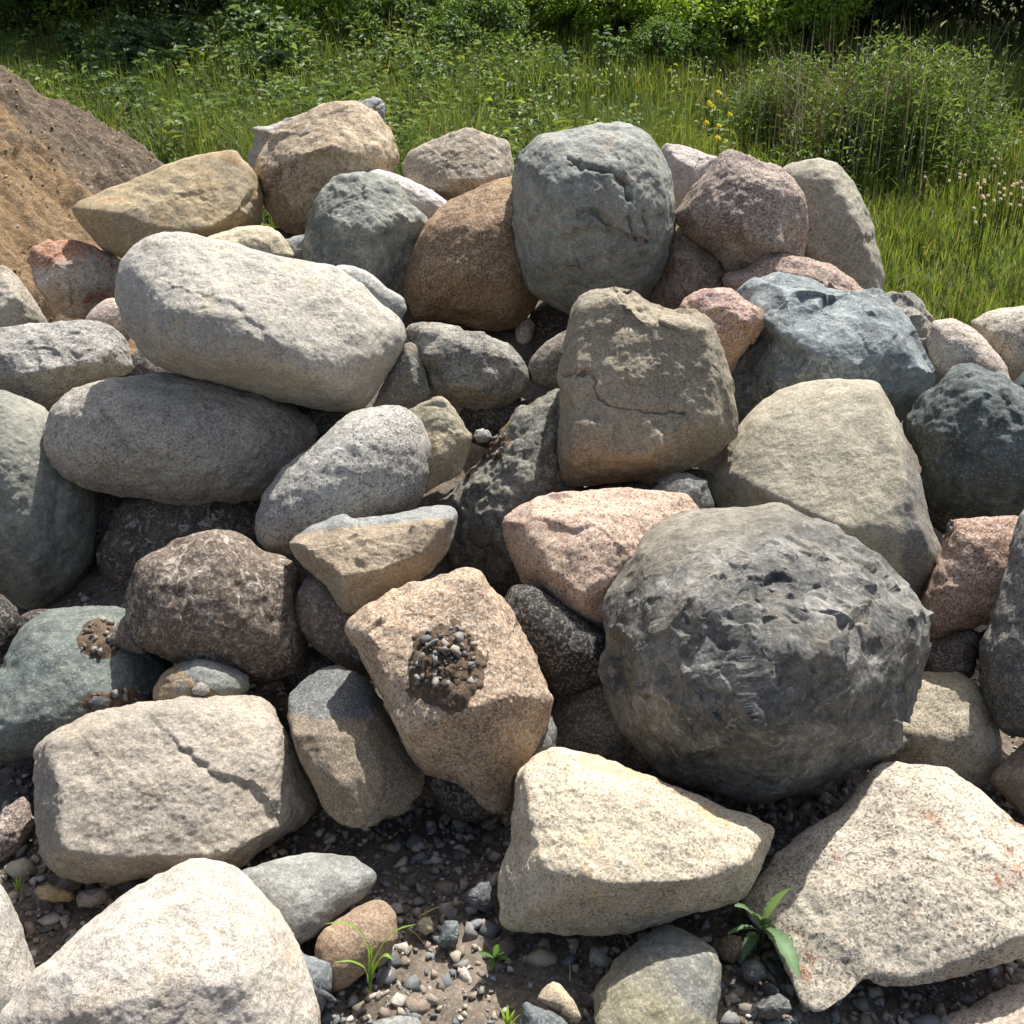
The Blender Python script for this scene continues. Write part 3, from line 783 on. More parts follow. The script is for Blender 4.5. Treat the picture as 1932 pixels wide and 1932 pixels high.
B('b48', 'rough', (120, 114, 104), (100, 98, 92), '1000,1420 1020,1380 1044,1340 1049,1322 1055,1305 1064,1290 1076,1275 1105,1248 1142,1226 1220,1240 1280,1330 1290,1440 1240,1500 1120,1510 1030,1480',
  'dark grey stone in shade left of the big black boulder', soft=2, ridge='1075,1300,.3 1110,1290,.45 1080,1370,.5 1150,1400,.6 1200,1330,.5')
B('b48b', 'fine', (120, 124, 122), (108, 112, 110), '1003,1432 1008,1400 1014,1372 1026,1358 1042,1350 1050,1380 1046,1420 1030,1445 1012,1442', 'small grey stone wedged between brown block and tan granite wedge', 'stone', soft=2, cell=(10, .05))
B('b73', 'mottle', (58, 54, 50), (48, 46, 44), '940,1150 965,1105 1010,1100 1080,1150 1150,1200 1170,1260 1120,1300 1050,1320 1000,1240 960,1200', 'added filler stone with shade painted nearly black deep in the gap below the pink granite boulder', 'stone')  # added filler; its near-black colour stands for the shade in the gap
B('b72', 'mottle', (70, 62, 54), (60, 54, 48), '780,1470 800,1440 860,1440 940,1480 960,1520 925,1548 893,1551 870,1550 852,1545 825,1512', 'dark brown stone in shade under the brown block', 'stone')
B('b62', 'fine', (148, 126, 96), (134, 116, 92), '543,1335 546,1312 570,1290 602,1270 622,1264 643,1260 666,1270 692,1286 730,1330 770,1400 800,1450 803,1474 795,1498 780,1508 764,1519 745,1532 727,1545 718,1551 708,1556 678,1556 647,1553 630,1540 614,1526 601,1502 588,1478 570,1444 554,1409 547,1384 543,1357',
  'brown stone with a sheared dark grey top left of the brown block', soft=1, tilt=(0, .6), ridge='550,1384,.42 590,1386,.62 640,1394,.72 688,1382,.66 702,1345,.3 640,1480,.9 720,1470,.8 700,1535,.75 620,1320,-.1', mat=dict(zone=[((0, .35, .94), .455, (98, 101, 100), .02, .95)], stain=(150, 124, 88), samt=.4), relief=.9)
B('b49', 'pink', (182, 150, 117), (166, 134, 103), '653,1186 662,1168 676,1153 700,1138 727,1122 746,1110 768,1098 810,1088 853,1078 865,1074 877,1073 892,1075 906,1079 916,1090 924,1103 938,1120 955,1136 972,1163 990,1191 1004,1214 1017,1239 1032,1278 1045,1316 1044,1332 1040,1348 1025,1384 1009,1419 993,1436 976,1454 969,1490 961,1525 941,1532 921,1536 908,1526 896,1514 878,1495 859,1477 826,1466 794,1456 785,1450 777,1443 770,1430 763,1415 751,1388 739,1361 727,1335 716,1309 704,1290 694,1271 678,1243 664,1215 657,1200',
  'brown block shaped boulder with soil and gravel on its face', soft=1, ridge='690,1195,.45 760,1384,.74 825,1362,.96 897,1338,1.04 955,1312,.9 1030,1318,.42 908,1092,.32 925,1130,.42 955,1195,.55 1012,1275,.45 860,1430,.44 930,1420,.44 930,1500,.05 990,1390,.3 700,1160,.3', mat=dict(stain=(196, 158, 118), samt=.5), relief=1.0, cell=(16, .02))
B('b67', 'sand', (160, 128, 78), (132, 116, 92), '288,1318 289,1296 306,1272 330,1255 350,1246 370,1241 392,1243 411,1247 440,1260 467,1276 470,1300 440,1330 350,1345 300,1340', 'small ochre stone with grey chipped top behind the beige boulder', 'stone', soft=2, mat=dict(zone=[((.5, .3, .8), .35, (124, 128, 124), .08, .9)], stain=(120, 124, 120), samt=.7), cell=(12, .04))
B('b69', 'pink', (150, 122, 108), (112, 100, 94), '-45,1570 -20,1545 0,1534 22,1518 45,1501 58,1515 64,1540 67,1562 56,1584 44,1603 20,1620 0,1632 -35,1640 -60,1610', 'reddish stone at left edge beside the beige boulder', 'stone', soft=2, cell=(8, .05))
B('b61', 'fine', (176, 162, 142), (160, 148, 132), '60,1425 62,1410 69,1397 84,1382 104,1370 137,1356 172,1343 214,1334 257,1326 300,1320 344,1314 378,1311 412,1310 450,1308 492,1310 507,1322 520,1340 531,1362 541,1385 556,1415 570,1448 586,1480 599,1512 597,1527 590,1542 574,1558 555,1573 531,1586 507,1599 480,1620 453,1643 420,1655 370,1656 284,1655 247,1664 212,1670 182,1671 153,1669 126,1660 102,1648 88,1632 78,1613 73,1596 70,1578 67,1536 64,1494 61,1460',
  'big beige boulder with a notched face at lower left', facet=[], soft=2, tilt=(0, .15), ridge='95,1400,.3 170,1370,.3 300,1345,.3 430,1340,.3 505,1345,.22 528,1380,.42 524,1440,.55 512,1580,.6 110,1480,.5 300,1480,.62 430,1480,.6 110,1600,.62 230,1625,.68 400,1620,.68 575,1530,.25', mat=dict(gs=260, ga=.4, stain=(150, 130, 106), samt=.4), relief=1.1,
  lines=[('ledge', [(350, 1415), (375, 1440), (420, 1465), (470, 1480), (510, 1520)], 6, .045), ('ledge', [(190, 1430), (230, 1480), (290, 1510), (350, 1570), (400, 1600)], 16, .012)])
B('b47', 'black', (88, 88, 84), (120, 117, 109), '1139,1290 1140,1250 1141,1200 1144,1162 1151,1110 1164,1082 1181,1058 1203,1028 1226,1000 1246,983 1270,971 1300,965 1334,961 1385,958 1436,953 1458,947 1481,945 1493,953 1505,965 1525,983 1546,999 1570,1011 1598,1024 1640,1058 1683,1095 1712,1122 1738,1150 1749,1176 1758,1205 1753,1228 1744,1250 1736,1284 1720,1320 1708,1349 1693,1378 1669,1410 1642,1440 1612,1457 1580,1471 1546,1485 1511,1498 1466,1510 1422,1517 1397,1513 1374,1505 1340,1494 1310,1486 1280,1478 1255,1468 1224,1436 1191,1399 1174,1381 1160,1361 1148,1336 1140,1310',
  'big black flint boulder covered with chips and hollows', soft=5, front=.92, tilt=(0, .22), lv=7, facet=[(40, .7, .12), (170, .6, .22), (420, .55, .26)], scoop=(40, .14, .2), ridge='1230,1060,.35 1330,1030,.4 1450,1015,.38 1560,1075,.5 1680,1150,.35 1250,1180,.75 1400,1150,.86 1560,1200,.92 1690,1230,.45 1300,1330,.86 1450,1350,1.0 1600,1340,.75 1350,1440,.55 1500,1450,.6', calm=((-.35, .4, .85), .62, .92), relief=.5, mat=dict(stain=(132, 120, 100), samt=.5, blotc=(164, 162, 154), blot=.36, zone=[((-.35, .45, .83), .80, (140, 132, 114), .2, .6)]))
B('b51', 'coarse', (202, 186, 158), (188, 174, 150), '1398,1700 1410,1684 1428,1655 1462,1610 1520,1560 1575,1530 1606,1498 1633,1464 1645,1450 1660,1442 1690,1441 1724,1443 1757,1448 1790,1457 1813,1467 1837,1481 1862,1500 1888,1522 1935,1553 1990,1605 2015,1720 1970,1790 1935,1806 1893,1820 1853,1833 1818,1844 1784,1853 1750,1860 1716,1864 1672,1862 1630,1856 1613,1870 1596,1888 1584,1902 1569,1915 1540,1912 1517,1904 1500,1880 1489,1853 1478,1815 1460,1780 1425,1745',
  'huge speckled granite slab with rust stains at lower right', facet=[], soft=2, tilt=(.1, .5), ridge='1530,1870,.32 1627,1848,.40 1700,1848,.42 1784,1818,.44 1832,1800,.44 1935,1764,.40 1480,1720,.35 1560,1600,.15 1650,1480,-.15 1780,1500,-.05 1700,1650,.36 1600,1750,.40 1860,1600,.2 1930,1660,.25', mat=dict(stain=(164, 92, 50), samt=.9, slo=.575, gs=250), front=.5, back=.5, relief=.9)
B('b50', 'granite', (200, 182, 150), (184, 168, 140), '938,1690 940,1660 945,1630 954,1608 965,1589 967,1556 967,1524 969,1493 973,1462 989,1443 1010,1425 1028,1414 1048,1408 1058,1407 1069,1408 1093,1413 1120,1422 1156,1437 1194,1453 1234,1467 1274,1481 1315,1496 1358,1511 1390,1521 1423,1532 1440,1541 1453,1552 1460,1561 1463,1570 1461,1585 1456,1600 1446,1620 1436,1641 1426,1661 1415,1682 1404,1697 1390,1709 1366,1717 1340,1723 1306,1729 1272,1735 1232,1748 1194,1760 1160,1766 1126,1770 1083,1770 1040,1767 998,1765 958,1760 948,1748 941,1733 939,1710',
  'tan granite wedge on the gravel in the lower middle', facet=[], soft=2, tilt=(0, .2), ridge='990,1460,.35 1060,1425,.25 1000,1560,.55 1012,1613,.66 1035,1641,.72 1130,1662,.86 1200,1668,.86 1320,1660,.7 1420,1620,.4 1440,1575,.2 1150,1500,.5 1280,1540,.5 1000,1720,.45 1150,1735,.5 1300,1710,.4', mat=dict(stain=(204, 160, 92), samt=.5), relief=1.0)
B('b57', 'granite', (176, 168, 156), (164, 158, 148), '-80,1690 -40,1670 0,1664 12,1680 22,1700 33,1730 45,1760 56,1793 67,1826 95,1880 110,1950 40,2000 -80,1990 -110,1850', 'grey granite boulder in the lower left corner', soft=5)
B('b58', 'green', (150, 150, 142), (128, 130, 126), '445,1665 455,1644 483,1633 514,1623 550,1616 589,1610 625,1610 661,1614 678,1622 696,1633 706,1641 713,1651 711,1663 706,1675 687,1694 665,1713 640,1731 613,1751 590,1770 560,1785 510,1760 460,1710', 'smooth grey flat stone right of the lower left granite', soft=5, front=.6, tilt=(0, .3), mat=dict(blot=.12))
B('b59', 'fine', (176, 140, 104), (160, 130, 100), '593,1790 600,1768 612,1752 629,1740 648,1729 668,1713 692,1701 706,1698 720,1698 733,1706 744,1719 750,1732 752,1748 752,1762 749,1776 739,1793 727,1808 710,1821 692,1833 673,1848 654,1863 640,1868 626,1871 608,1855 597,1825', 'round tan stone on the gravel by the grass seedling', soft=8, relief=.7)
B('b53', 'green', (136, 132, 112), (116, 118, 112), '1114,1880 1117,1866 1127,1852 1142,1836 1160,1818 1177,1801 1195,1784 1212,1766 1230,1750 1246,1743 1264,1740 1290,1750 1314,1764 1332,1777 1348,1791 1355,1801 1358,1812 1357,1842 1354,1873 1348,1905 1342,1945 1280,1990 1180,1990 1125,1975 1116,1930', 'flat olive grey stone at the bottom below the tan granite wedge', soft=2, tilt=(0, .5), front=.55, cell=(8, .04), mat=dict(zone=[((-.3, -.4, -.6), -.1, (156, 146, 112), .12, .5)], stain=(150, 140, 108), samt=.4))
B('b54', 'fine', (206, 182, 138), (190, 168, 130), '1014,1884 1022,1868 1034,1856 1044,1853 1056,1856 1070,1871 1082,1887 1090,1904 1097,1921 1092,1930 1083,1931 1066,1920 1050,1910 1030,1898', 'pale tan pointed stone at the bottom centre', 'stone', soft=1, cell=(8, .06))
B('b55', 'green', (110, 118, 118), (94, 102, 104), '984,1895 990,1889 1008,1893 1025,1901 1042,1910 1056,1920 1070,1932 1075,1975 1040,1990 990,1985 982,1940', 'dark blue grey stone at bottom beside the pale pointed stone', 'stone', soft=1, cell=(8, .05))
B('b60', 'green', (128, 134, 136), (110, 116, 120), '555,1810 566,1791 582,1801 602,1809 622,1818 625,1832 626,1847 621,1868 615,1888 608,1904 601,1919 575,1925 550,1880', 'bluish slate shard beside the lower left granite', 'stone', soft=1, cell=(8, .06))
B('b56', 'granite', (206, 194, 178), (190, 180, 166), '-10,1925 20,1884 42,1858 68,1832 100,1800 137,1767 170,1739 206,1712 226,1692 247,1675 276,1661 308,1647 330,1634 353,1624 365,1620 380,1618 400,1620 421,1624 439,1632 456,1644 472,1662 489,1682 508,1702 527,1723 544,1750 561,1778 572,1801 582,1826 589,1847 595,1870 600,1900 604,1935 590,2010 480,2070 300,2090 120,2080 -20,2010', 'big sunlit pale granite boulder at the bottom left', facet=[], soft=4, tilt=(0, .25), mat=dict(gs=360, ga=.5, stain=(212, 182, 142), samt=.35), ridge='380,1640,.1 330,1700,.4 230,1740,.4 100,1840,.35 420,1720,.5 500,1760,.4 330,1850,.72 450,1850,.72 200,1900,.62 560,1850,.25 300,1990,.6 480,1980,.5', relief=.8)
B('b75', 'pink', (196, 172, 144), (184, 162, 138), '1760,1935 1800,1910 1850,1890 1900,1868 1935,1855 1990,1850 2020,1900 1990,1960 1900,1990 1790,1980', 'flat pinkish slab in the lower right corner with pebbles on it', 'stone', soft=2, front=.4, tilt=(0, .6))
B('b76', 'green', (136, 138, 132), (120, 124, 122), '700,1930 720,1921 745,1917 770,1915 790,1922 800,1940 780,1965 720,1970', 'grey stone cut by the bottom edge left of centre', 'stone', soft=4, front=.5, tilt=(0, .4))

for key, typ, c1, c2, ol, lab in [
    ('s01', 'sand', (186, 156, 104), (168, 142, 100), '64,1684 70,1672 90,1668 115,1674 138,1684 141,1694 128,1703 100,1702 76,1697', 'yellow flat stone on gravel below the big beige boulder'),
    ('s02', 'fine', (150, 138, 128), (136, 126, 118), '142,1694 150,1682 175,1677 198,1675 206,1690 196,1704 170,1711 148,1712', 'pinkish grey angular stone beside the yellow flat stone'),
    ('s03', 'green', (104, 108, 108), (88, 92, 94), '870,1690 884,1680 905,1667 925,1664 938,1690 940,1712 915,1722 888,1712', 'dark slate wedge on gravel left of the tan granite wedge'),
    ('s04', 'green', (116, 126, 124), (100, 110, 110), '825,1782 832,1755 838,1738 852,1736 866,1738 867,1762 860,1784 840,1788', 'grey square block of stone in the gravel near grass seedling'),
    ('s05', 'fine', (204, 186, 140), (190, 172, 130), '786,1742 796,1731 812,1728 818,1742 816,1758 804,1765 790,1756', 'pale yellow stone in the gravel beside the grey square block'),
    ('s06', 'green', (106, 106, 102), (90, 92, 90), '1397,1830 1400,1814 1425,1810 1442,1822 1446,1842 1430,1855 1405,1850', 'dark cube like stone on the gravel right of olive grey stone'),
    ('s07', 'green', (112, 112, 108), (94, 96, 94), '1424,1900 1440,1884 1470,1876 1488,1888 1492,1905 1470,1918 1448,1924 1430,1916', 'dark grey angular stone by the lower corner of the granite slab'),
    ('s08', 'fine', (146, 118, 88), (128, 104, 80), '1350,1790 1356,1772 1376,1763 1398,1766 1406,1785 1402,1806 1384,1816 1362,1810', 'rounded brown stone under the leafy weed'),
    ('s09', 'black', (80, 80, 82), (70, 70, 72), '1512,1590 1520,1577 1536,1572 1548,1584 1549,1602 1532,1608 1516,1604', 'black angular stone in the shade beside the granite slab'),
    ('s10', 'fine', (150, 144, 134), (136, 130, 122), '362,1302 370,1290 380,1287 392,1294 397,1306 384,1314 366,1313', 'small grey stone standing on top of the beige boulder'),
    ('s11', 'black', (74, 76, 80), (64, 66, 70), '165,1326 172,1316 192,1312 208,1320 206,1334 190,1342 172,1340', 'dark stone among gravel on the olive green boulder'),
    ('s12', 'granite', (150, 146, 140), (136, 132, 128), '892,824 898,812 912,808 924,814 930,826 918,836 902,834', 'white pebble in the crevice by the dark mossy boulder'),
]:
    B(key, typ, c1, c2, ol, lab, 'stone', soft=1, cell=(9, .06), lv=4, on={'s09': 'ground', 's10': 'b67', 's11': 'b63', 's12': 'b40', 's13': 'b43'}.get(key, 'ground'))
DIST = {"f01": 3.214, "f02": 3.566, "f03": 3.342, "f04": 2.945, "f05": 3.281, "f06": 2.59, "f07": 3.162, "f08": 2.783, "f09": 3.809, "f10": 4.306, "b02": 4.824, "b01": 4.585, "b19": 3.733, "b17": 3.604, "b18": 3.52, "b22": 3.548, "b12": 3.998, "b10": 4.273, "b03": 4.227, "b04": 4.209, "b27": 4.181, "b28": 3.901, "b29": 3.652, "b05": 4.138, "b26": 3.927, "b25": 3.839, "b07": 4.044, "b06": 3.869, "b24": 3.466, "b14": 3.776, "b11": 3.697, "b13": 3.592, "b37c": 3.915, "b37b": 3.842, "b08": 3.809, "b16": 3.359, "b21": 3.205, "b15": 3.214, "b09": 3.671, "b35": 3.083, "b36": 3.02, "b37": 3.117, "b30c": 3.518, "b30": 3.459, "b31": 3.25, "b65": 3.203, "b32": 3.082, "b23": 2.985, "b39": 2.859, "b40": 2.909, "b34": 2.818, "b33": 2.742, "b38": 2.818, "b43": 2.746, "b74": 2.689, "b44": 2.749, "b46": 2.692, "b45": 2.651, "b52": 2.639, "b70": 2.876, "b71": 2.797, "b63": 2.648, "b68": 2.549, "b64": 2.52, "b66": 2.467, "b41": 2.426, "b42": 2.513, "b48": 2.486, "b48b": 2.239, "b73": 2.412, "b72": 2.263, "b62": 2.245, "b49": 2.204, "b67": 2.425, "b69": 2.52, "b61": 2.329, "b47": 2.331, "b51": 2.149, "b50": 2.052, "b57": 2.171, "b58": 2.08, "b59": 2.044, "b53": 1.964, "b54": 1.919, "b55": 1.9, "b60": 2.0, "b56": 1.947, "b75": 2.122, "b76": 1.928}
BOULDER_OBJ = {}


def rest_distance(s):
    """how far away a loose stone is: where the sight line to its foot meets what carries it"""
    Q = np.array(s['outline'])
    c, A = poly_centroid(Q)
    foot = c * .6 + np.array([c[0], Q[:, 1].max()]) * .4
    if s['on'] == 'ground':
        return float(np.linalg.norm(on_plane(foot[0], foot[1], .012) - CAM)) * .99
    o = BOULDER_OBJ[s['on']]
    V = np.empty(len(o.data.vertices) * 3, np.float32)
    o.data.vertices.foreach_get('co', V)
    V = V.reshape(-1, 3) + np.array(o.location)
    d = np.linalg.norm(V - CAM, axis=1)
    q = project(V)
    near = ((q - foot) ** 2).sum(1)
    ok = near < max(36, near.min() * 1.5)
    return float(d[ok].min()) * .995


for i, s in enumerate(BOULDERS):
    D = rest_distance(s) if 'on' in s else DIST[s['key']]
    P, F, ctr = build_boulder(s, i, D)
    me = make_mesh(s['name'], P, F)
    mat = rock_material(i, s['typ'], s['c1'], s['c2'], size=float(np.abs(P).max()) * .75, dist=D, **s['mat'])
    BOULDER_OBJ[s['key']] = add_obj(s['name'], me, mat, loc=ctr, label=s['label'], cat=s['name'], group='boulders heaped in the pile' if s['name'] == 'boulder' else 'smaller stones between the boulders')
# ---------------------------------------------------------------- ground
def sstep(a, b, x):
    t = np.clip((x - a) / (b - a), 0, 1)
    return t * t * (3 - 2 * t)


def ground_z(x, y, fine=True):
    x = np.asarray(x, float)
    y = np.asarray(y, float)
    pile = .38 * np.clip(y - 2.1, 0, 2.0) * (1 - sstep(4.1, 5.2, y)) * (1 - sstep(1.0, 1.9, np.abs(x)))
    bank = .12 * sstep(4.2, 5.2, y) + .16 * np.clip(y - 5.2, 0, 5) + .24 * np.clip(y - 10.2, 0, 3.2) + .16 * np.clip(y - 15, 0, 22) + .01 * np.clip(y - 37, 0, 900)
    P = np.stack([x, y, 0 * x], -1).reshape(-1, 3)
    n = .018 * fbm(P * 3, 3, 4) + .25 * fbm(P * .35, 2, 9) * sstep(5, 9, P[:, 1])
    if fine:
        near = 1 - sstep(2.4, 4, P[:, 1])
        n = n + near * (.014 * fbm(P * 20, 5, 14, .66) + .005 * np.abs(fbm(P * 70, 2, 24)))
    return pile + bank + n.reshape(x.shape) - .012


gx = np.concatenate([-np.geomspace(900, 2.0, 40), np.linspace(-1.95, 1.95, 300), np.geomspace(2.0, 900, 40)])
gy = np.concatenate([-np.geomspace(300, .5, 14), np.linspace(0.55, 2.7, 190), np.linspace(2.75, 14, 130), np.geomspace(14.3, 1500, 36)])
GX, GY = np.meshgrid(gx, gy)
GZ = ground_z(GX, GY)
nx, ny = len(gx), len(gy)
ii = np.arange(nx * ny).reshape(ny, nx)
GF = np.stack([ii[:-1, :-1], ii[:-1, 1:], ii[1:, 1:], ii[1:, :-1]], -1).reshape(-1, 4)
m = NT('soil_ground')
co = m.coords('Object')
sep = m.n.new('ShaderNodeSeparateXYZ')
m.link(co, sep.inputs[0])
s1 = m.noise(co, 5, 7, .65)
col = m.mix(m.step(s1, .35, .65), lin((84, 75, 65)), lin((122, 110, 96)))
s2 = m.noise(co, 60, 6, .7)
col = m.mix(1.0, col, m.step(s2, .25, .75, .62, 1.35), 'MULTIPLY')
cellc = m.voro(co, 150)
col = m.mix(m.math('MULTIPLY', m.math('GREATER_THAN', m.chan(cellc, 0), .72), .5), col, m.mix(m.chan(cellc, 1), lin((150, 140, 126)), lin((96, 98, 98))))
grassy = m.step(m.math('ADD', sep.outputs[1], m.math('MULTIPLY', m.noise(co, 1.2, 4), 1.2)), 5.2, 6.2)
green = m.mix(m.step(m.noise(co, 2.5, 6, .7), .35, .65), lin((56, 62, 28)), lin((84, 88, 40)))
col = m.mix(grassy, col, green)
m.put(m.bsdf.inputs['Base Color'], col)
m.bsdf.inputs['Roughness'].default_value = .95
m.bsdf.inputs['Specular IOR Level'].default_value = .15
nb = m.bump(s2, .8, .006)
nb = m.bump(m.chan(cellc, 0), .5, .003, nb)
m.link(nb, m.bsdf.inputs['Normal'])
ground = add_obj('ground', make_mesh('ground', np.stack([GX, GY, GZ], -1).reshape(-1, 3), GF), m.mat, kind='structure')

# ---------------------------------------------------------------- dirt mound at the left
mxs = np.linspace(-6.4, -.6, 300)
mys = np.linspace(3.2, 8.6, 270)
MX, MY = np.meshgrid(mxs, mys)
APX = (-4.56, 6.1, 2.60)


def mound_z(x, y):
    P = np.stack([x, y, 0 * x], -1).reshape(-1, 3)
    rr = np.hypot(P[:, 0] - APX[0], P[:, 1] - APX[1])
    ang = np.arctan2(P[:, 1] - APX[1], P[:, 0] - APX[0])
    rr = rr + .16 * vnoise(np.stack([ang * 2.2, ang * 0, rr * .3], -1), 3)
    z = APX[2] - .73 * np.sqrt(rr * rr + .15)
    gul = fbm(np.stack([ang * 7, rr * .8, rr * 0], -1), 4, 5, .55)
    z = z + .15 * gul * sstep(.2, 1.2, rr) + .07 * fbm(P * 2.6, 5, 8, .58) + .10 * fbm(P * 6, 5, 3, .68) + .03 * np.maximum(-.2, fbm(P * 17, 3, 41, .6)) + .05 * np.maximum(0, fbm(P * 4.2, 4, 13, .6, True) - .15) + .022 * np.abs(fbm(P * 26, 3, 6))
    g = ground_z(P[:, 0], P[:, 1], False) - .05
    return np.maximum(z, g).reshape(x.shape)


MZ = mound_z(MX, MY)
ii = np.arange(MX.size).reshape(MX.shape)
MF = np.stack([ii[:-1, :-1], ii[:-1, 1:], ii[1:, 1:], ii[1:, :-1]], -1).reshape(-1, 4)
keep = (MZ.ravel() - (ground_z(MX, MY, False).ravel() - .045) > 0)[MF].any(1)
MF = MF[keep]
m = NT('mound_dirt')
co = m.coords('Object')
big = m.noise(m.scalev(co, (1, 1, .6)), 1.3, 6, .6, .5)
sep = m.n.new('ShaderNodeSeparateXYZ')
m.link(co, sep.inputs[0])
yy = m.math('ADD', sep.outputs[1], m.math('MULTIPLY', m.math('SUBTRACT', big, .5), 3.0))
col = m.mix(m.step(yy, 4.5, 5.0), lin((132, 110, 88)), lin((174, 146, 112)))
col = m.mix(m.step(yy, 5.5, 5.9), col, lin((140, 124, 107)))
fine = m.noise(co, 30, 7, .72)
col = m.mix(1.0, col, m.step(fine, .25, .75, .62, 1.32), 'MULTIPLY')
vc = m.voro(co, 75)
col = m.mix(m.math('MULTIPLY', m.math('GREATER_THAN', m.chan(vc, 0), .93), .6), col, lin((190, 176, 152)))
m.put(m.bsdf.inputs['Base Color'], col)
m.bsdf.inputs['Roughness'].default_value = .95
m.bsdf.inputs['Specular IOR Level'].default_value = .1
nb = m.bump(m.noise(co, 9, 7, .72, .4), .9, .09)
nb = m.bump(fine, .9, .035, nb)
nb = m.bump(m.noise(co, 110, 4, .7), .7, .01, nb)
m.link(nb, m.bsdf.inputs['Normal'])
mound = add_obj('dirt_mound', make_mesh('dirt_mound', np.stack([MX, MY, MZ], -1).reshape(-1, 3), MF), m.mat, kind='structure')

# ---------------------------------------------------------------- gravel
def simple_rock_mat(name, c, amp=.25, rough=.85):
    m = NT(name)
    co = m.coords('Object')
    n = m.noise(co, 4.0, 6, .7)
    col = m.mix(1.0, lin(c), m.step(n, .25, .75, 1 - amp, 1 + amp), 'MULTIPLY')
    m.put(m.bsdf.inputs['Base Color'], col)
    m.bsdf.inputs['Roughness'].default_value = rough
    m.bsdf.inputs['Specular IOR Level'].default_value = .25
    m.link(m.bump(m.noise(co, 12, 5, .7), .5, .05), m.bsdf.inputs['Normal'])
    return m.mat


def chip(rs, n=13, flat=.65):
    """angular pebble of unit radius: convex hull of a few points"""
    d = rs.normal(0, 1, (n, 3))
    d /= np.linalg.norm(d, axis=1)[:, None]
    d *= rs.uniform(.8, 1.0, (n, 1))
    d *= np.array([1, rs.uniform(.62, .95), rs.uniform(flat * .7, flat * 1.25)])
    bm = bmesh.new()
    for p in d:
        bm.verts.new(p)
    r = bmesh.ops.convex_hull(bm, input=list(bm.verts))
    junk = [v for v in bm.verts if not v.link_faces]
    bmesh.ops.delete(bm, geom=junk, context='VERTS')
    bm.verts.index_update()
    V = np.array([v.co[:] for v in bm.verts])
    F = np.array([[v.index for v in f.verts] for f in bm.faces if len(f.verts) == 3])
    bm.free()
    return V, F


rs = np.random.RandomState(42)
CHIPS = [chip(rs, rs.randint(8, 12)) for _ in range(24)]
GCOL = [(150, 146, 139), (126, 127, 127), (166, 156, 142), (148, 132, 116), (190, 178, 158), (154, 138, 124), (112, 113, 112), (124, 113, 101), (200, 192, 178), (152, 150, 146)]
GMATS = [simple_rock_mat('gravel_stone_%s' % n, c) for n, c in zip(('grey', 'slate', 'tan', 'brown', 'pale', 'rust', 'blue', 'umber', 'white', 'ash'), GCOL)]
CHIP_ME = []
for i, (V, F) in enumerate(CHIPS):
    me = make_mesh('gravel_stone', V, F, smooth=False)
    me.materials.append(GMATS[i % len(GMATS)])
    CHIP_ME.append(me)


def rot_mats(rs, n, tilt=.5):
    """random turn about z, then a small tilt"""
    a = rs.uniform(0, 2 * math.pi, n)
    t = rs.normal(0, tilt, n)
    b = rs.uniform(0, 2 * math.pi, n)
    out = np.zeros((n, 3, 3))
    for i in range(n):
        ca, sa = math.cos(a[i]), math.sin(a[i])
        Z = np.array([[ca, -sa, 0], [sa, ca, 0], [0, 0, 1]])
        k = np.array([math.cos(b[i]), math.sin(b[i]), 0])
        K = np.array([[0, 0, k[1]], [0, 0, -k[0]], [-k[1], k[0], 0]])
        T = np.eye(3) + math.sin(t[i]) * K + (1 - math.cos(t[i])) * K @ K
        out[i] = T @ Z
    return out


def in_poly(u, v, Q):
    c = False
    n = len(Q)
    for i in range(n):
        x1, y1 = Q[i][:2]
        x2, y2 = Q[(i + 1) % n][:2]
        if (y1 > v) != (y2 > v) and u < (x2 - x1) * (v - y1) / (y2 - y1) + x1:
            c = not c
    return c


def covered(u, v):
    return any(in_poly(u, v, s['outline']) for s in BOULDERS)


def merged(name, spots, mats_col, rs, tilt=.6, stuff_mat=None, parent=None):
    """many little stones as one mesh, one colour value per stone"""
    Vs, Fs, Cs = [], [], []
    base = 0
    R = rot_mats(rs, len(spots), tilt)
    for (x, y, z, r), M in zip(spots, R):
        V, F = CHIPS[rs.randint(len(CHIPS))]
        Vs.append(V @ M.T * r + np.array([x, y, z]))
        Fs.append(F + base)
        base += len(V)
        c = np.array(lin(GCOL[rs.choice(len(GCOL), p=[.17, .14, .15, .14, .06, .07, .08, .1, .03, .06])])) * rs.uniform(.75, 1.2)
        Cs.append(np.tile([*c, 1], (len(V), 1)))
    me = make_mesh(name, np.concatenate(Vs), np.concatenate(Fs), smooth=False)
    at = me.color_attributes.new('tint', 'FLOAT_COLOR', 'POINT')
    at.data.foreach_set('color', np.concatenate(Cs).astype(np.float32).ravel())
    return me


m = NT('gravel_mix')
co = m.coords('Object')
col = m.mix(1.0, m.attr('tint'), m.step(m.noise(co, 120, 4, .7), .25, .75, .75, 1.25), 'MULTIPLY')
m.put(m.bsdf.inputs['Base Color'], col)
m.bsdf.inputs['Roughness'].default_value = .9
m.bsdf.inputs['Specular IOR Level'].default_value = .2
m.link(m.bump(m.noise(co, 260, 3, .7), .5, .002), m.bsdf.inputs['Normal'])
GRAVEL_MAT = m.mat

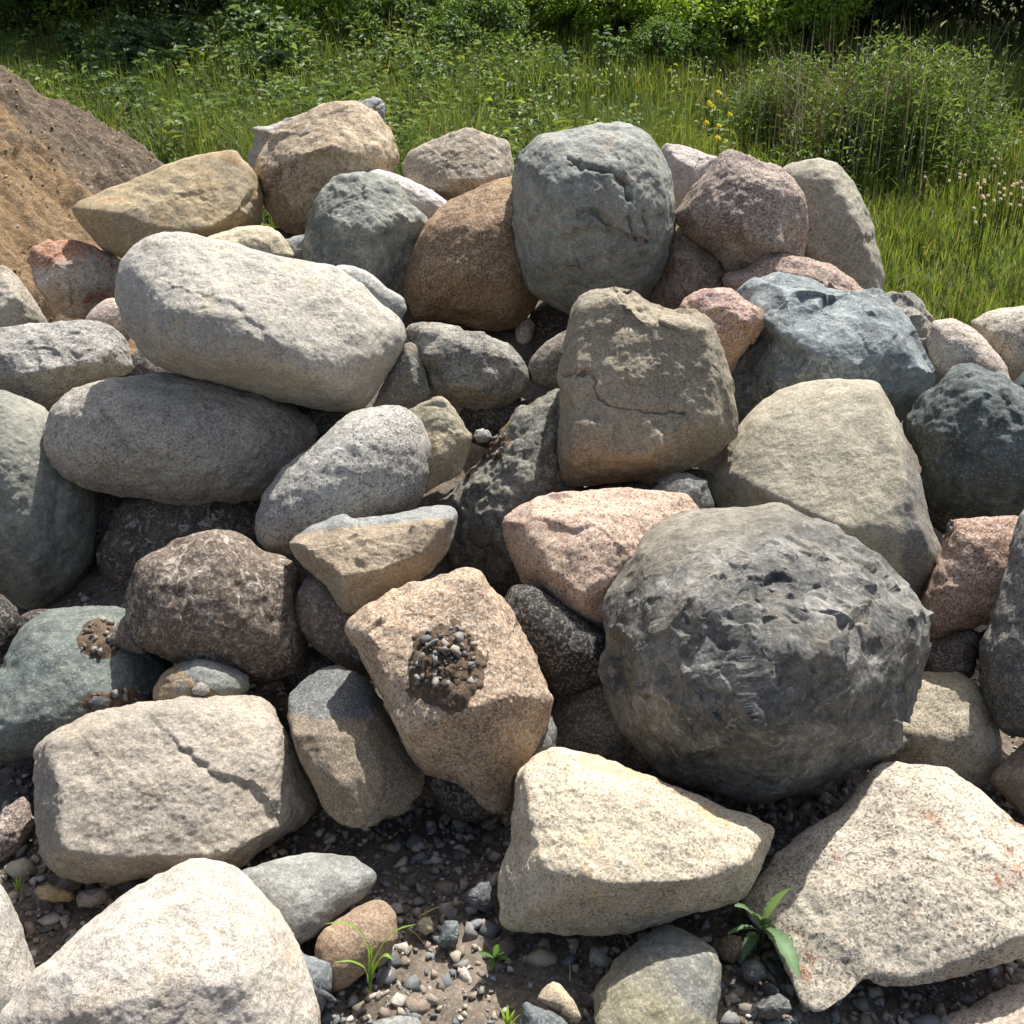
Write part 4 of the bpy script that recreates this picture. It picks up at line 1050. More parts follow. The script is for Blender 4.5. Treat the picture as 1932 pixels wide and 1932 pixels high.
rs = np.random.RandomState(7)
spots = []
n = 17000
X = rs.uniform(-1.3, 1.35, n)
Y = rs.uniform(.95, 2.6, n)
Rr = np.clip(rs.lognormal(math.log(.0064), .60, n), .0025, .021)
clump = fbm(np.stack([X * 4, Y * 4, 0 * X], -1), 3, 77)
keep = rs.uniform(-.6, .6, n) < clump + .35
Z = ground_z(X, Y)
for x, y, z, r, k in zip(X, Y, Z, Rr, keep):
    if k:
        spots.append((x, y, z + r * .25, r))
o = add_obj('gravel', merged('gravel', spots, None, rs), GRAVEL_MAT, label='fine gravel scattered over the dark soil at the foot of the pile', kind='stuff')
o['category'] = 'gravel'

rs = np.random.RandomState(11)
count = 0
CX, CY = rs.uniform(-1.15, 1.15, 4000), rs.uniform(1.0, 2.1, 4000)
CZ = ground_z(CX, CY)
CQ = project(np.stack([CX, CY, CZ], -1))
for x, y, z, (u, v) in zip(CX, CY, CZ, CQ):
    if count >= 295:
        break
    if not (-10 < u < 1942 and 1300 < v < 1945) or covered(u, v):
        continue
    r = float(np.clip(rs.lognormal(math.log(.0165), .42), .009, .040))
    o = add_obj('gravel_stone', CHIP_ME[rs.randint(len(CHIP_ME))], parent=ground)
    o.location = (x, y, z + r * .18)
    o.scale = (r, r, r)
    o.rotation_euler = (rs.normal(0, .35), rs.normal(0, .35), rs.uniform(0, 6.28))
    count += 1

# stones lying on the dirt mound
rs = np.random.RandomState(5)
cnt = 0
CX, CY = rs.uniform(-4.4, -1.4, 900), rs.uniform(3.9, 6.4, 900)
CZ = mound_z(CX, CY)
CQ = project(np.stack([CX, CY, CZ], -1))
for x, y, z, (u, v) in zip(CX, CY, CZ, CQ):
    if cnt >= 40:
        break
    if u < -5 or z < .35:
        continue
    r = float(np.clip(rs.lognormal(math.log(.011), .35), .008, .022))
    o = add_obj('mound_stone', CHIP_ME[rs.choice([4, 8, 14, 18, 2, 12])], parent=mound, loc=(x, y, z + r * .2))
    o.scale = (r, r, r * .8)
    o.rotation_euler = (rs.normal(0, .4), rs.normal(0, .4), rs.uniform(0, 6.28))
    cnt += 1


# crumbs and clods of the mound: one mass
rs = np.random.RandomState(6)
CX, CY = rs.uniform(-4.8, -1.2, 2600), rs.uniform(3.7, 6.6, 2600)
CZ = mound_z(CX, CY)
CR = np.clip(rs.lognormal(math.log(.007), .45, len(CX)), .003, .016)
ok = CZ > ground_z(CX, CY, False) + .08
GCOL_SAVE = GCOL
GCOL = [(150, 116, 80), (120, 94, 70), (166, 134, 98), (104, 82, 62), (178, 152, 118), (136, 104, 72), (112, 92, 74), (128, 100, 72), (206, 192, 166), (150, 124, 94)]
add_obj('clods', merged('clods', [(x, y, z + r * .1, r) for x, y, z, r in zip(CX[ok], CY[ok], CZ[ok], CR[ok])], None, rs), GRAVEL_MAT, label='crumbs and clods of earth on the dirt mound', cat='soil', kind='stuff')
GCOL = GCOL_SAVE


# ---------------------------------------------------------------- soil and pebbles lying on boulders
def surface_of(key):
    o = BOULDER_OBJ[key]
    me = o.data
    V = np.empty(len(me.vertices) * 3, np.float32)
    me.vertices.foreach_get('co', V)
    V = V.reshape(-1, 3).astype(float)
    F = ICO[{len(l[0]): k for k, l in enumerate(ICO)}[len(V)]][1]
    return V + np.array(o.location), vnormals(V, F)


_surf = {}


def surf(key, u, v):
    if key not in _surf:
        V, N = surface_of(key)
        _surf[key] = (V, N, project(V))
    V, N, Q = _surf[key]
    d = (Q[:, 0] - u) ** 2 + (Q[:, 1] - v) ** 2 + 1e6 * (np.einsum('ij,ij->i', N, V - CAM) > 0)
    k = d.argmin()
    return V[k], N[k]


m = NT('loose_soil')
co = m.coords('Object')
n1 = m.noise(co, 45, 7, .72)
col = m.mix(m.step(n1, .3, .7), lin((78, 67, 57)), lin((128, 110, 92)))
m.put(m.bsdf.inputs['Base Color'], col)
m.bsdf.inputs['Roughness'].default_value = .96
m.bsdf.inputs['Specular IOR Level'].default_value = .1
nb = m.bump(n1, 1, .012)
nb = m.bump(m.noise(co, 160, 4, .7), .8, .004, nb)
m.link(nb, m.bsdf.inputs['Normal'])
SOIL = m.mat


def soil_patch(key, ell, height, label, nst, seed, rmax=.02):
    """a thin heap of soil that follows the boulder below it, with stones in it"""
    cu, cv, au, av = ell
    o = BOULDER_OBJ[key]
    V, N = surface_of(key)
    Q = project(V)
    F = ICO[{len(l[0]): k for k, l in enumerate(ICO)}[len(V)]][1]
    w = 1 - np.hypot((Q[:, 0] - cu) / au, (Q[:, 1] - cv) / av) + .28 * fbm(V * 28, 3, seed)
    w = np.where(np.einsum('ij,ij->i', N, V - CAM) < 0, w, -1)
    sel = (w[F] > -.05).all(1)
    Fs = F[sel]
    used, inv = np.unique(Fs, return_inverse=True)
    hgt = height * (np.clip(w[used], 0, 1) ** .6) * (1 + .6 * fbm(V[used] * 70, 4, seed + 3, .6)) - .002
    W = V[used] + N[used] * hgt[:, None] + np.array([0, 0, 1]) * (hgt * .3)[:, None]
    c = W.mean(0)
    t = add_obj('soil_heap', make_mesh('soil_heap', W - c, inv.reshape(-1, 3)), SOIL, loc=c, label=label, cat='soil')
    rs = np.random.RandomState(seed)
    inner = np.where(w[used] > .12)[0]
    for k in range(nst):
        i = rs.choice(inner)
        r = float(np.clip(rs.lognormal(math.log(.0085), .45), .005, rmax))
        s = add_obj('pebble', CHIP_ME[rs.choice([0, 2, 9, 10, 12, 19, 1, 3, 7, 13, 20, 4])], parent=t)
        s.location = W[i] - c + np.array([0, -.2 * r, .4 * r])
        s.scale = (r, r, r)
        s.rotation_euler = tuple(rs.uniform(0, 6, 3))
    return t


soil_patch('b49', (842, 1262, 80, 84), .022, 'dark heap of soil and gravel on the face of the brown block', 70, 3, .019)
soil_patch('b63', (190, 1205, 46, 40), .010, 'small patch of gravel and grit on the olive green boulder', 26, 4, .014)
soil_patch('b63', (225, 1325, 70, 26), .012, 'grit gathered where the olive green boulder meets the beige one', 22, 6, .016)
soil_patch('b40', (925, 820, 40, 50), .012, 'crumbs of soil and pebbles in the crevice on the mossy boulder', 18, 8, .014)
soil_patch('b43', (1775, 995, 26, 26), .008, 'grit and pebbles on the reddish stone behind black boulder', 8, 9, .012)
# ---------------------------------------------------------------- vegetation
def leaf_material(name, hue=None, trans=.42, rough=.52, var=.25):
    m = NT(name)
    base = m.attr('tint')
    col = m.mix(1.0, base, m.step(m.noise(m.coords('Object'), 3.0, 4, .6), .3, .7, 1 - var, 1 + var), 'MULTIPLY')
    m.put(m.bsdf.inputs['Base Color'], col)
    m.bsdf.inputs['Roughness'].default_value = rough
    m.bsdf.inputs['Specular IOR Level'].default_value = .28
    tr = m.n.new('ShaderNodeBsdfTranslucent')
    m.link(m.mix(1.0, col, (1.15, 1.12, .6), 'MULTIPLY'), tr.inputs['Color'])
    mx = m.n.new('ShaderNodeMixShader')
    mx.inputs[0].default_value = trans
    m.link(m.bsdf.outputs[0], mx.inputs[1])
    m.link(tr.outputs[0], mx.inputs[2])
    m.link(mx.outputs[0], m.out.inputs[0])
    return m.mat


LEAF = leaf_material('foliage_leaf')
GRASS = leaf_material('grass_blade', trans=.4, rough=.55)
DRY = leaf_material('dry_stem', trans=.1, rough=.8)


def tinted(name, V, F, C, mat, smooth=False):
    me = make_mesh(name, V, F, smooth=smooth)
    at = me.color_attributes.new('tint', 'FLOAT_COLOR', 'POINT')
    at.data.foreach_set('color', np.concatenate([C, np.ones((len(C), 1))], 1).astype(np.float32).ravel())
    me.materials.append(mat)
    return me


def unit(a):
    return a / np.maximum(np.linalg.norm(a, axis=-1, keepdims=True), 1e-9)


def leaves(P, D, L, W, rs, C, fold=.25, droop=.25):
    """folded diamond leaves: base at P, pointing along D"""
    n = len(P)
    D = unit(D)
    S = unit(np.cross(D, rs.normal(0, 1, (n, 3)) * .5 + np.array([0, 0, 1.0])))
    U = np.cross(S, D)
    L, W = np.asarray(L)[:, None], np.asarray(W)[:, None]
    b = P
    t = P + D * L - U * L * droop
    l = P + D * L * .42 + S * W * .5 + U * W * fold
    r = P + D * L * .42 - S * W * .5 + U * W * fold
    V = np.stack([b, r, t, l], 1).reshape(-1, 3)
    k = np.arange(n)[:, None] * 4
    F = np.concatenate([k + np.array([0, 1, 2]), k + np.array([0, 2, 3])])
    return V, F, np.repeat(C, 4, 0)


def blades(P, H, W, lean, rs, C):
    """grass blades of two joints: 5 vertices, 3 triangles"""
    n = len(P)
    a = rs.uniform(0, 2 * math.pi, n)
    dirx = np.stack([np.cos(a), np.sin(a), 0 * a], 1)
    side = np.stack([-np.sin(a), np.cos(a), 0 * a], 1)
    up = np.array([0, 0, 1.0])
    H, W, lean = H[:, None], W[:, None], lean[:, None]
    m = P + up * H * .55 + dirx * H * lean * .28
    t = P + up * H * (1 - .35 * lean) + dirx * H * lean
    V = np.stack([P - side * W / 2, P + side * W / 2, m + side * W * .4, m - side * W * .4, t], 1).reshape(-1, 3)
    k = np.arange(n)[:, None] * 5
    F = np.concatenate([k + np.array([0, 1, 2]), k + np.array([0, 2, 3]), k + np.array([3, 2, 4])])
    C2 = np.repeat(C, 5, 0)
    return V, F, C2


def join(parts):
    Vs, Fs, Cs, b = [], [], [], 0
    for V, F, C in parts:
        Vs.append(V)
        Fs.append(F + b)
        Cs.append(C)
        b += len(V)
    return np.concatenate(Vs), np.concatenate(Fs), np.concatenate(Cs)


def tube(pts, rads, sides=6):
    pts = np.array(pts, float)
    V, F = [], []
    for i, p in enumerate(pts):
        d = unit(pts[min(i + 1, len(pts) - 1)] - pts[max(i - 1, 0)])
        s = unit(np.cross(d, [.31, .9, .2]))
        u = np.cross(s, d)
        for k in range(sides):
            a = 2 * math.pi * k / sides
            V.append(p + rads[i] * (math.cos(a) * s + math.sin(a) * u))
    for i in range(len(pts) - 1):
        for k in range(sides):
            a, b = i * sides + k, i * sides + (k + 1) % sides
            F += [(a, b, b + sides), (a, b + sides, a + sides)]
    return np.array(V), np.array(F)


def mixc(rs, n, cols, jit=.25):
    cols = np.array([lin(c) for c in cols])
    C = cols[rs.randint(len(cols), size=n)]
    return C * rs.uniform(1 - jit, 1 + jit, (n, 1))


# meadow grass: one mass
rs = np.random.RandomState(21)
n = 150000
Y = 4.9 + 9.2 * rs.uniform(0, 1, n) ** 1.05
X = rs.uniform(-.62, .62, n) * (Y + 1.2)
keep = (Y > 5.3) | (np.abs(X) > 1.9)
keep &= ~((X < -1.1) & (np.hypot(X - APX[0], Y - APX[1]) < 3.0))
tuft = fbm(np.stack([X * 2.2, Y * 2.2, 0 * X], -1), 3, 31)
keep &= rs.uniform(-.9, .5, n) < tuft + .15
X, Y, tuft = X[keep], Y[keep], tuft[keep]
n = len(X)
left = sstep(.5, -2.5, X) if False else 1 - sstep(-2.5, .5, X)
right = sstep(.9, 2.0, X)
short = right * (1 - sstep(6.5, 8.5, Y))
H = (.30 + .22 * tuft + rs.uniform(-.1, .22, n)) * (1 - .60 * short) * (1 + .6 * left)
H = np.clip(H, .06, .8)
Wd = rs.uniform(.006, .013, n) * (1 + .04 * (Y - 5))
Z = ground_z(X, Y, False) - .01
yel = np.clip(.45 * right + .5 * fbm(np.stack([X * .8, Y * .8, 0 * X], -1), 3, 55) + .2, 0, 1)
g1 = np.array(lin((104, 122, 68)))
g2 = np.array(lin((126, 138, 62)))
C = (g1 + (g2 - g1) * yel[:, None]) * rs.uniform(.6, 1.35, (n, 1))
dry = rs.uniform(0, 1, n) < .05
C[dry] = np.array(lin((168, 148, 100))) * rs.uniform(.7, 1.1, (dry.sum(), 1))
o = add_obj('meadow_grass', tinted('meadow_grass', *blades(np.stack([X, Y, Z], -1), H, Wd, np.abs(rs.normal(.25, .28, n)), rs, C), GRASS),
            label='tall green meadow grass growing on the bank behind the pile', kind='stuff')
o['category'] = 'grass'

# leafy undergrowth among the grass: one mass
rs = np.random.RandomState(22)
parts = []
n = 9000
Y = rs.uniform(5.6, 13.4, n)
X = rs.uniform(-.6, .6, n) * (Y + 1)
keep = ~((X < -1.0) & (np.hypot(X - APX[0], Y - APX[1]) < 3.1))
cl = fbm(np.stack([X * .9, Y * .9, 0 * X], -1), 3, 61)
keep &= (cl + .75 * (1 - sstep(-1.5, 1.4, X)) + .25 * sstep(7.5, 9.5, Y) > rs.uniform(-.1, .95, n))
keep &= ~((X > 1.0) & (Y < 8))
X, Y = X[keep], Y[keep]
for x, y, z in zip(X, Y, ground_z(X, Y, False)):
    k = rs.randint(8, 16)
    h = rs.uniform(.2, .55) * (1.35 if x < -.9 else (1.05 if x < .6 else .9))
    k = int(k * (1.25 if x < -.9 else .9))
    t = rs.uniform(.15, 1, k)
    P = np.stack([x + rs.normal(0, .05, k), y + rs.normal(0, .05, k), z + t * h], -1)
    a = rs.uniform(0, 6.28, k)
    D = np.stack([np.cos(a), np.sin(a), rs.uniform(-.2, .7, k)], -1)
    c = [(92, 114, 70), (112, 130, 90), (78, 98, 54), (122, 134, 70)][rs.randint(4)]
    parts.append(leaves(P, D, rs.uniform(.04, .13, k) * rs.uniform(.6, 1.25), rs.uniform(.015, .055, k), rs, mixc(rs, k, [c], .3)))
o = add_obj('undergrowth', tinted('undergrowth', *join(parts), LEAF), label='low leafy undergrowth mixed through the meadow grass', kind='stuff')
o['category'] = 'undergrowth'

# broad-leaved weeds on the left bank, each a plant
def weed_plant(seed, h, nl, size, cols, lobed=True):
    rs = np.random.RandomState(seed)
    parts = []
    stems = []
    for s in range(4):
        a = rs.uniform(0, 6.28)
        top = np.array([math.cos(a) * .22 * h, math.sin(a) * .22 * h, h * rs.uniform(.75, 1)])
        stems.append([np.zeros(3), top * np.array([.4, .4, .5]), top])
    SV, SF, b = [], [], 0
    for st in stems:
        V, F = tube(st, [.008, .006, .003], 4)
        SV.append(V)
        SF.append(F + b)
        b += len(V)
    for st in stems:
        k = nl // 4
        t = rs.uniform(.2, 1, k)
        P = st[0] + (st[2] - st[0]) * t[:, None] + rs.normal(0, .012, (k, 3))
        a = rs.uniform(0, 6.28, k)
        D = np.stack([np.cos(a), np.sin(a), rs.uniform(-.3, .5, k)], -1)
        Ls = size * rs.uniform(.6, 1.2, k) * (1.15 - .5 * t)
        C = mixc(rs, k, cols, .25)
        parts.append(leaves(P, D, Ls, Ls * .5, rs, C, .2, .25))
        if lobed:
            for sg in (-1, 1):
                Dl = unit(D) + sg * .8 * unit(np.cross(D, [0, 0, 1.0]))
                parts.append(leaves(P + unit(D) * Ls[:, None] * .3, Dl, Ls * .55, Ls * .3, rs, C, .2, .25))
    V = np.concatenate(SV)
    return (tinted('stem', V, np.concatenate(SF), np.tile(lin((84, 104, 52)), (len(V), 1)), LEAF), tinted('leaf_mass', *join(parts), LEAF))


WEED = [weed_plant(s, .62, 96, .15, [(112, 136, 100), (134, 154, 122), (94, 118, 78)]) for s in (1, 2, 3)]


def put_plant(name, meshes, x, y, scale, rot, label, cat, group, zoff=-.01):
    z = float(ground_z(np.array([x]), np.array([y]), False)[0])
    t = add_obj(name, None, loc=(x, y, z + zoff), label=label, cat=cat, group=group)
    t.rotation_euler = (0, 0, rot)
    t.scale = (scale,) * 3
    for pn, me in meshes:
        add_obj(pn, me, parent=t, kind='stuff' if pn == 'leaf_mass' else None)
    return t


def at_ground(u, v):
    """where the ray through a picture point meets the bank"""
    d = ray(u, v)
    p = CAM + d * np.arange(2.4, 24, .06)[:, None]
    hit = np.where(p[:, 2] < ground_z(p[:, 0], p[:, 1], False) + .22)[0]
    return p[hit[0]] if len(hit) else CAM + d * 12


rs = np.random.RandomState(23)
for (u, v) in [(235, 250), (262, 215), (300, 235), (330, 110), (290, 165), (350, 150), (390, 190), (420, 240), (275, 285), (350, 280), (700, 120), (740, 150), (790, 140), (820, 175), (660, 105), (850, 125), (460, 130), (480, 60), (540, 70), (215, 195), (180, 160), (200, 230), (310, 195), (455, 190), (690, 160), (610, 95), (900, 150), (1060, 140), (1150, 125), (240, 165), (400, 130), (560, 120), (510, 165), (370, 90), (420, 70), (300, 130), (340, 60), (450, 95), (500, 110), (260, 120), (580, 80)]:
    p = at_ground(u, v)
    w = WEED[rs.randint(3)]
    put_plant('broad_leaved_weed', [('stem', w[0]), ('leaf_mass', w[1])], p[0], p[1], rs.uniform(.8, 1.3) * (1.35 if v < 170 and u < 600 else 1), rs.uniform(0, 6.28), 'pale green broad leaved weed on the grassy bank behind the pile', 'weed', 'broad leaved weeds on the bank')


# ---------------------------------------------------------------- trees and bushes at the back
BARK = NT('bark')
bco = BARK.coords('Object')
BARK.put(BARK.bsdf.inputs['Base Color'], BARK.mix(BARK.noise(BARK.scalev(bco, (9, 9, 2)), 3, 6, .7), lin((58, 50, 42)), lin((112, 100, 86))))
BARK.bsdf.inputs['Roughness'].default_value = .9
BARK.link(BARK.bump(BARK.noise(BARK.scalev(bco, (12, 12, 3)), 4, 5, .7), .8, .03), BARK.bsdf.inputs['Normal'])


def tree_meshes(seed, height, rad, low, nclump, nleaf, lsize, cols):
    rs = np.random.RandomState(seed)
    TV, TF, b = [], [], 0
    V, F = tube([(0, 0, -.1), (.05, .02, height * .3), (-.05, .06, height * .6), (0, 0, height * .92)], [.11, .09, .06, .02], 8)
    TV.append(V)
    TF.append(F)
    b += len(V)
    cl = []
    for k in range(nclump):
        t = rs.uniform(low, 1)
        a = rs.uniform(0, 6.28)
        prof = math.sin(math.pi * min(1, (t - low * .6) / (1 - low * .6)) ** .75) ** .6 if t < .98 else .2
        r = rad * prof * rs.uniform(.35, 1) ** .5
        c = np.array([math.cos(a) * r, math.sin(a) * r, t * height])
        cl.append((c, rs.uniform(.16, .34) * rad * .75))
        if k % 3 == 0:
            s = np.array([0, 0, max(.1, (t - .22) * height)])
            V, F = tube([s, s * .5 + c * .5 + rs.normal(0, .06, 3), c], [.035, .02, .006], 5)
            TV.append(V)
            TF.append(F + b)
            b += len(V)
    parts = []
    per = nleaf // nclump
    for c, r in cl:
        d = unit(rs.normal(0, 1, (per, 3)))
        P = c + d * (r * rs.uniform(.25, 1, (per, 1)) ** .5) * np.array([1.15, 1.15, .8])
        D = d * .7 + rs.normal(0, .5, (per, 3)) + np.array([0, 0, -.15])
        L = lsize * rs.uniform(.6, 1.3, per)
        tone = rs.uniform(.8, 1.2)
        parts.append(leaves(P, D, L, L * .55, rs, mixc(rs, per, cols, .22) * tone, .18, .2))
    return (make_mesh('trunk', np.concatenate(TV), np.concatenate(TF)), tinted('crown', *join(parts), LEAF))


KINDS = {
    'maple': [tree_meshes(s, 2.0, 1.25, .05, 90, 12000, .085, [(112, 140, 48), (136, 160, 58), (96, 126, 44), (150, 168, 66)]) for s in (1, 2)],
    'dark': [tree_meshes(s, 6.5, 2.2, .08, 110, 13000, .13, [(44, 62, 34), (54, 74, 38), (38, 54, 30)]) for s in (4, 5)],
    'shrub': [tree_meshes(s, 1.25, .95, .02, 70, 9000, .065, [(96, 124, 62), (118, 142, 82), (82, 108, 52)]) for s in (7, 8)],
}
TREES = [
    # kind, x, y, scale, label
    ('maple', 1.15, 12.9, .62, 'sunlit yellow green bush at the top right of centre'),
    ('maple', 2.25, 12.5, .66, 'bright yellow green bush hanging over the meadow right of centre'),
    ('maple', 3.2, 12.9, .62, 'bright leafy bush ending at the dark gap on the right'),
    ('maple', 0.3, 13.6, .70, 'green leafy bush at the top centre'),
    ('maple', 1.7, 14.2, 1.0, 'taller yellow green bush behind the bright ones right of centre'),
    ('maple', 2.9, 14.4, 1.0, 'tall leafy bush just left of the dark gap'),
    ('maple', -0.8, 14.3, .95, 'green bush rising behind the low shrubs at top centre'),
    ('shrub', -0.35, 12.5, .7, 'low dark green shrub under the bushes at top centre'),
    ('shrub', 1.6, 11.9, .6, 'pale green shrub in front of the yellow green bushes'),
    ('maple', -2.0, 13.7, .80, 'green bush left of the top centre behind the tall weeds'),
    ('shrub', -1.4, 12.9, .7, 'shrub with pale leaves between the weeds and the top centre'),
    ('shrub', -2.7, 12.4, .6, 'leafy shrub rising above the weeds at the upper left'),
    ('maple', -3.1, 15.0, 1.05, 'green bush against the dark wood left of centre'),
    ('maple', 0.6, 15.9, 1.15, 'bush at the back of the clearing behind top centre'),
    ('maple', -5.4, 13.6, .8, 'shaded yellow green bush in the upper left corner'),
    ('dark', -4.3, 13.9, .8, 'dark tree just behind the weeds at the upper left'),
    ('dark', -6.2, 13.4, .8, 'dark tree above the top of the dirt mound'),
    ('dark', 4.75, 14.0, .8, 'dark tree right behind the tall weed thicket'),
    ('dark', 6.3, 13.6, .8, 'dark tree at the right edge behind the pink flowers'),
    ('dark', -7.0, 15.2, 1.0, 'dark tree at far left behind the dirt mound'),
    ('dark', -4.9, 15.6, 1.0, 'tall dark tree behind the upper left shade'),
    ('dark', -2.6, 22.8, 1.05, 'dark tree behind the green bushes left of centre'),
    ('dark', 0.4, 23.0, 1.1, 'dark tree behind the bushes at the top centre'),
    ('dark', 3.2, 22.4, 1.05, 'dark tree behind the yellow green bushes'),
    ('dark', 5.4, 15.6, 1.0, 'dark tree filling the shaded gap at upper right'),
    ('dark', 7.6, 15.2, 1.05, 'dark tree in the upper right corner'),
    ('dark', -9.0, 19.0, 1.2, 'far dark tree at the left of the woods'),
    ('dark', -5.6, 22.5, 1.2, 'far dark tree deep in woods left of centre'),
    ('dark', -1.2, 26.5, 1.25, 'far dark tree deep in the woods behind the centre'),
    ('dark', 2.0, 26.5, 1.25, 'far dark tree deep in woods right of centre'),
    ('dark', 6.2, 21.5, 1.2, 'far dark tree deep in the woods at right'),
    ('dark', 9.8, 18.5, 1.2, 'dark tree beyond the right edge of the woods'),
]
rs = np.random.RandomState(33)
for i, (kd, x, y, sc, lab) in enumerate(TREES):
    tr, cr = KINDS[kd][i % len(KINDS[kd])]
    nm = {'maple': 'leafy_bush', 'dark': 'dark_tree', 'shrub': 'shrub'}[kd]
    t = put_plant(nm, [('trunk', tr), ('crown', cr)], x, y, sc, rs.uniform(0, 6.28), lab, 'tree' if kd == 'dark' else 'bush', 'trees and bushes at the edge of the wood', -.1)
for kd in KINDS:
    for tr, cr in KINDS[kd]:
        tr.materials.append(BARK.mat)

# ---------------------------------------------------------------- tall weed thicket at the upper right
def thicket(seed, w, h, nst):
    rs = np.random.RandomState(seed)
    gp, dp = [], []
    P = np.stack([rs.normal(0, w, nst), rs.normal(0, w * .7, nst), np.zeros(nst)], -1)
    H = h * rs.uniform(.5, 1.1, nst) * np.exp(-(P[:, 0] / (w * 2)) ** 2)
    lean = np.abs(rs.normal(.18, .15, nst))
    gp.append(blades(P, H, rs.uniform(.007, .012, nst), lean, rs, mixc(rs, nst, [(96, 112, 66), (118, 130, 84), (84, 104, 50)])))
    for p, hh in zip(P, H):
        k = 22
        t = rs.uniform(.05, .95, k)
        Q = p + np.stack([rs.normal(0, .05, k), rs.normal(0, .05, k), t * hh], -1)
        a = rs.uniform(0, 6.28, k)
        D = np.stack([np.cos(a), np.sin(a), rs.uniform(.2, 1.2, k)], -1)
        L = rs.uniform(.04, .09, k)
        gp.append(leaves(Q, D, L, L * .26, rs, mixc(rs, k, [(92, 116, 54), (112, 128, 72), (76, 98, 44)])))
    nd = int(nst * .5)
    P2 = np.stack([rs.normal(w * .4, w * .9, nd), rs.normal(0, w * .6, nd), np.zeros(nd)], -1)
    dp.append(blades(P2, h * rs.uniform(.7, 1.25, nd), rs.uniform(.006, .011, nd), np.abs(rs.normal(.25, .25, nd)), rs, mixc(rs, nd, [(176, 168, 148), (158, 148, 128), (150, 120, 88)])))
    return tinted('green_stems', *join(gp), LEAF), tinted('dry_stems', *join(dp), DRY)


TH = thicket(5, .44, 1.25, 460)
for (x, y, sc, lab) in [(3.0, 8.6, 1.0, 'tall thicket of weeds with dry grey stems at upper right'), (3.75, 9.5, .85, 'smaller weed clump right of the tall thicket'), (2.45, 9.6, .75, 'low weed clump left of the tall thicket')]:
    put_plant('weed_thicket', [('green_stems', TH[0]), ('dry_stems', TH[1])], x, y, sc, rs.uniform(0, 6.28), lab, 'weeds', 'weed thickets on the bank')

# ---------------------------------------------------------------- flowers
def flower(seed, nst, head, petal, hgt):
    rs = np.random.RandomState(seed)
    V, F = tube([(0, 0, 0), (.01, .0, hgt * .5), (.0, .01, hgt)], [.0035, .003, .002], 4)
    st = tinted('stem', V, F, np.tile(lin((86, 108, 48)), (len(V), 1)), LEAF)
    k = nst
    d = unit(rs.normal(0, 1, (k, 3)) + np.array([0, 0, .3]))
    P = np.array([0, .01, hgt]) + d * head * .3
    hd = tinted('flower_head', *leaves(P, d, np.full(k, head * .8), np.full(k, head * .5), rs, mixc(rs, k, petal, .12), .1, .1), LEAF)
    return st, hd


YF = flower(1, 26, .024, [(255, 240, 70), (250, 228, 50)], .42)
PF = flower(2, 26, .0125, [(232, 208, 222), (220, 190, 210), (240, 226, 232)], .30)
WF = flower(3, 22, .013, [(240, 240, 232)], .32)


def put_flower(kind, u, v, Y, name, label, group):
    st, hd = kind
    hgt = {'yellow_flower': .42, 'pink_flower': .30, 'white_flower': .32}[name]
    d = ray(u, v)
    p = CAM + d * (Y / d[1])
    z = float(ground_z(np.array([p[0]]), np.array([p[1]]), False)[0])
    t = add_obj(name, None, loc=(p[0], p[1] - .01, z), label=label, cat='flower', group=group)
    s = max(.3, (p[2] - z) / hgt)
    t.scale = (1, 1, 1)
    a = add_obj('stem', st, parent=t)
    a.scale = (1, 1, s)
    b = add_obj('flower_head', hd, parent=t)
    b.location = (0, 0, (s - 1) * hgt)


def bank_Y(u, v, above):
    d = ray(u, v)
    Y = np.arange(5.0, 14.5, .05)
    p = CAM + d * (Y / d[1])[:, None]
    hit = np.where(p[:, 2] - ground_z(p[:, 0], p[:, 1], False) < above)[0]
    return Y[hit[0]] if len(hit) else 12.0


for (u, v, lab) in [(1356, 176, 'topmost yellow flower in the grass'), (1338, 194, 'yellow flower left of the upper pair in the grass'), (1346, 202, 'yellow flower close under another at left of the group'), (1371, 188, 'yellow flower right of the topmost one'),
                    (1377, 217, 'rightmost yellow flower of the group in the grass'), (1333, 232, 'leftmost lower yellow flower of the group'), (1356, 238, 'yellow flower second from the bottom of the group'), (1354, 261, 'lowest yellow flower just above the whitish stone')]:
    put_flower(YF, u, v, bank_Y(u, v, .48), 'yellow_flower', lab, 'yellow flowers')
rs = np.random.RandomState(44)
for (cu, cv, n, su, sv) in [(1800, 178, 9, 22, 10), (1885, 178, 8, 18, 14), (1765, 285, 9, 25, 8), (1840, 300, 16, 28, 18), (1895, 352, 14, 20, 14), (1925, 370, 6, 10, 12), (1852, 385, 8, 16, 12), (1810, 330, 8, 25, 14), (1680, 200, 4, 60, 30), (1500, 180, 4, 20, 10), (1850, 150, 4, 20, 10), (1920, 250, 5, 15, 30)]:
    for k in range(n):
        u, v = rs.normal(cu, su), rs.normal(cv, sv)
        put_flower(PF, u, v, bank_Y(u, v, .36), 'pink_flower', 'small pink clover flower in the grass', 'pink clover flowers')
for (cu, cv, n, su, sv) in [(1010, 190, 14, 80, 30), (1180, 135, 12, 40, 8), (1330, 150, 12, 40, 10), (880, 220, 10, 60, 25), (1060, 150, 6, 30, 10), (1900, 240, 6, 20, 30)]:
    for k in range(n):
        u, v = rs.normal(cu, su), rs.normal(cv, sv)
        put_flower(WF, u, v, bank_Y(u, v, .4), 'white_flower', 'tiny white flower among the meadow grass', 'tiny white flowers')

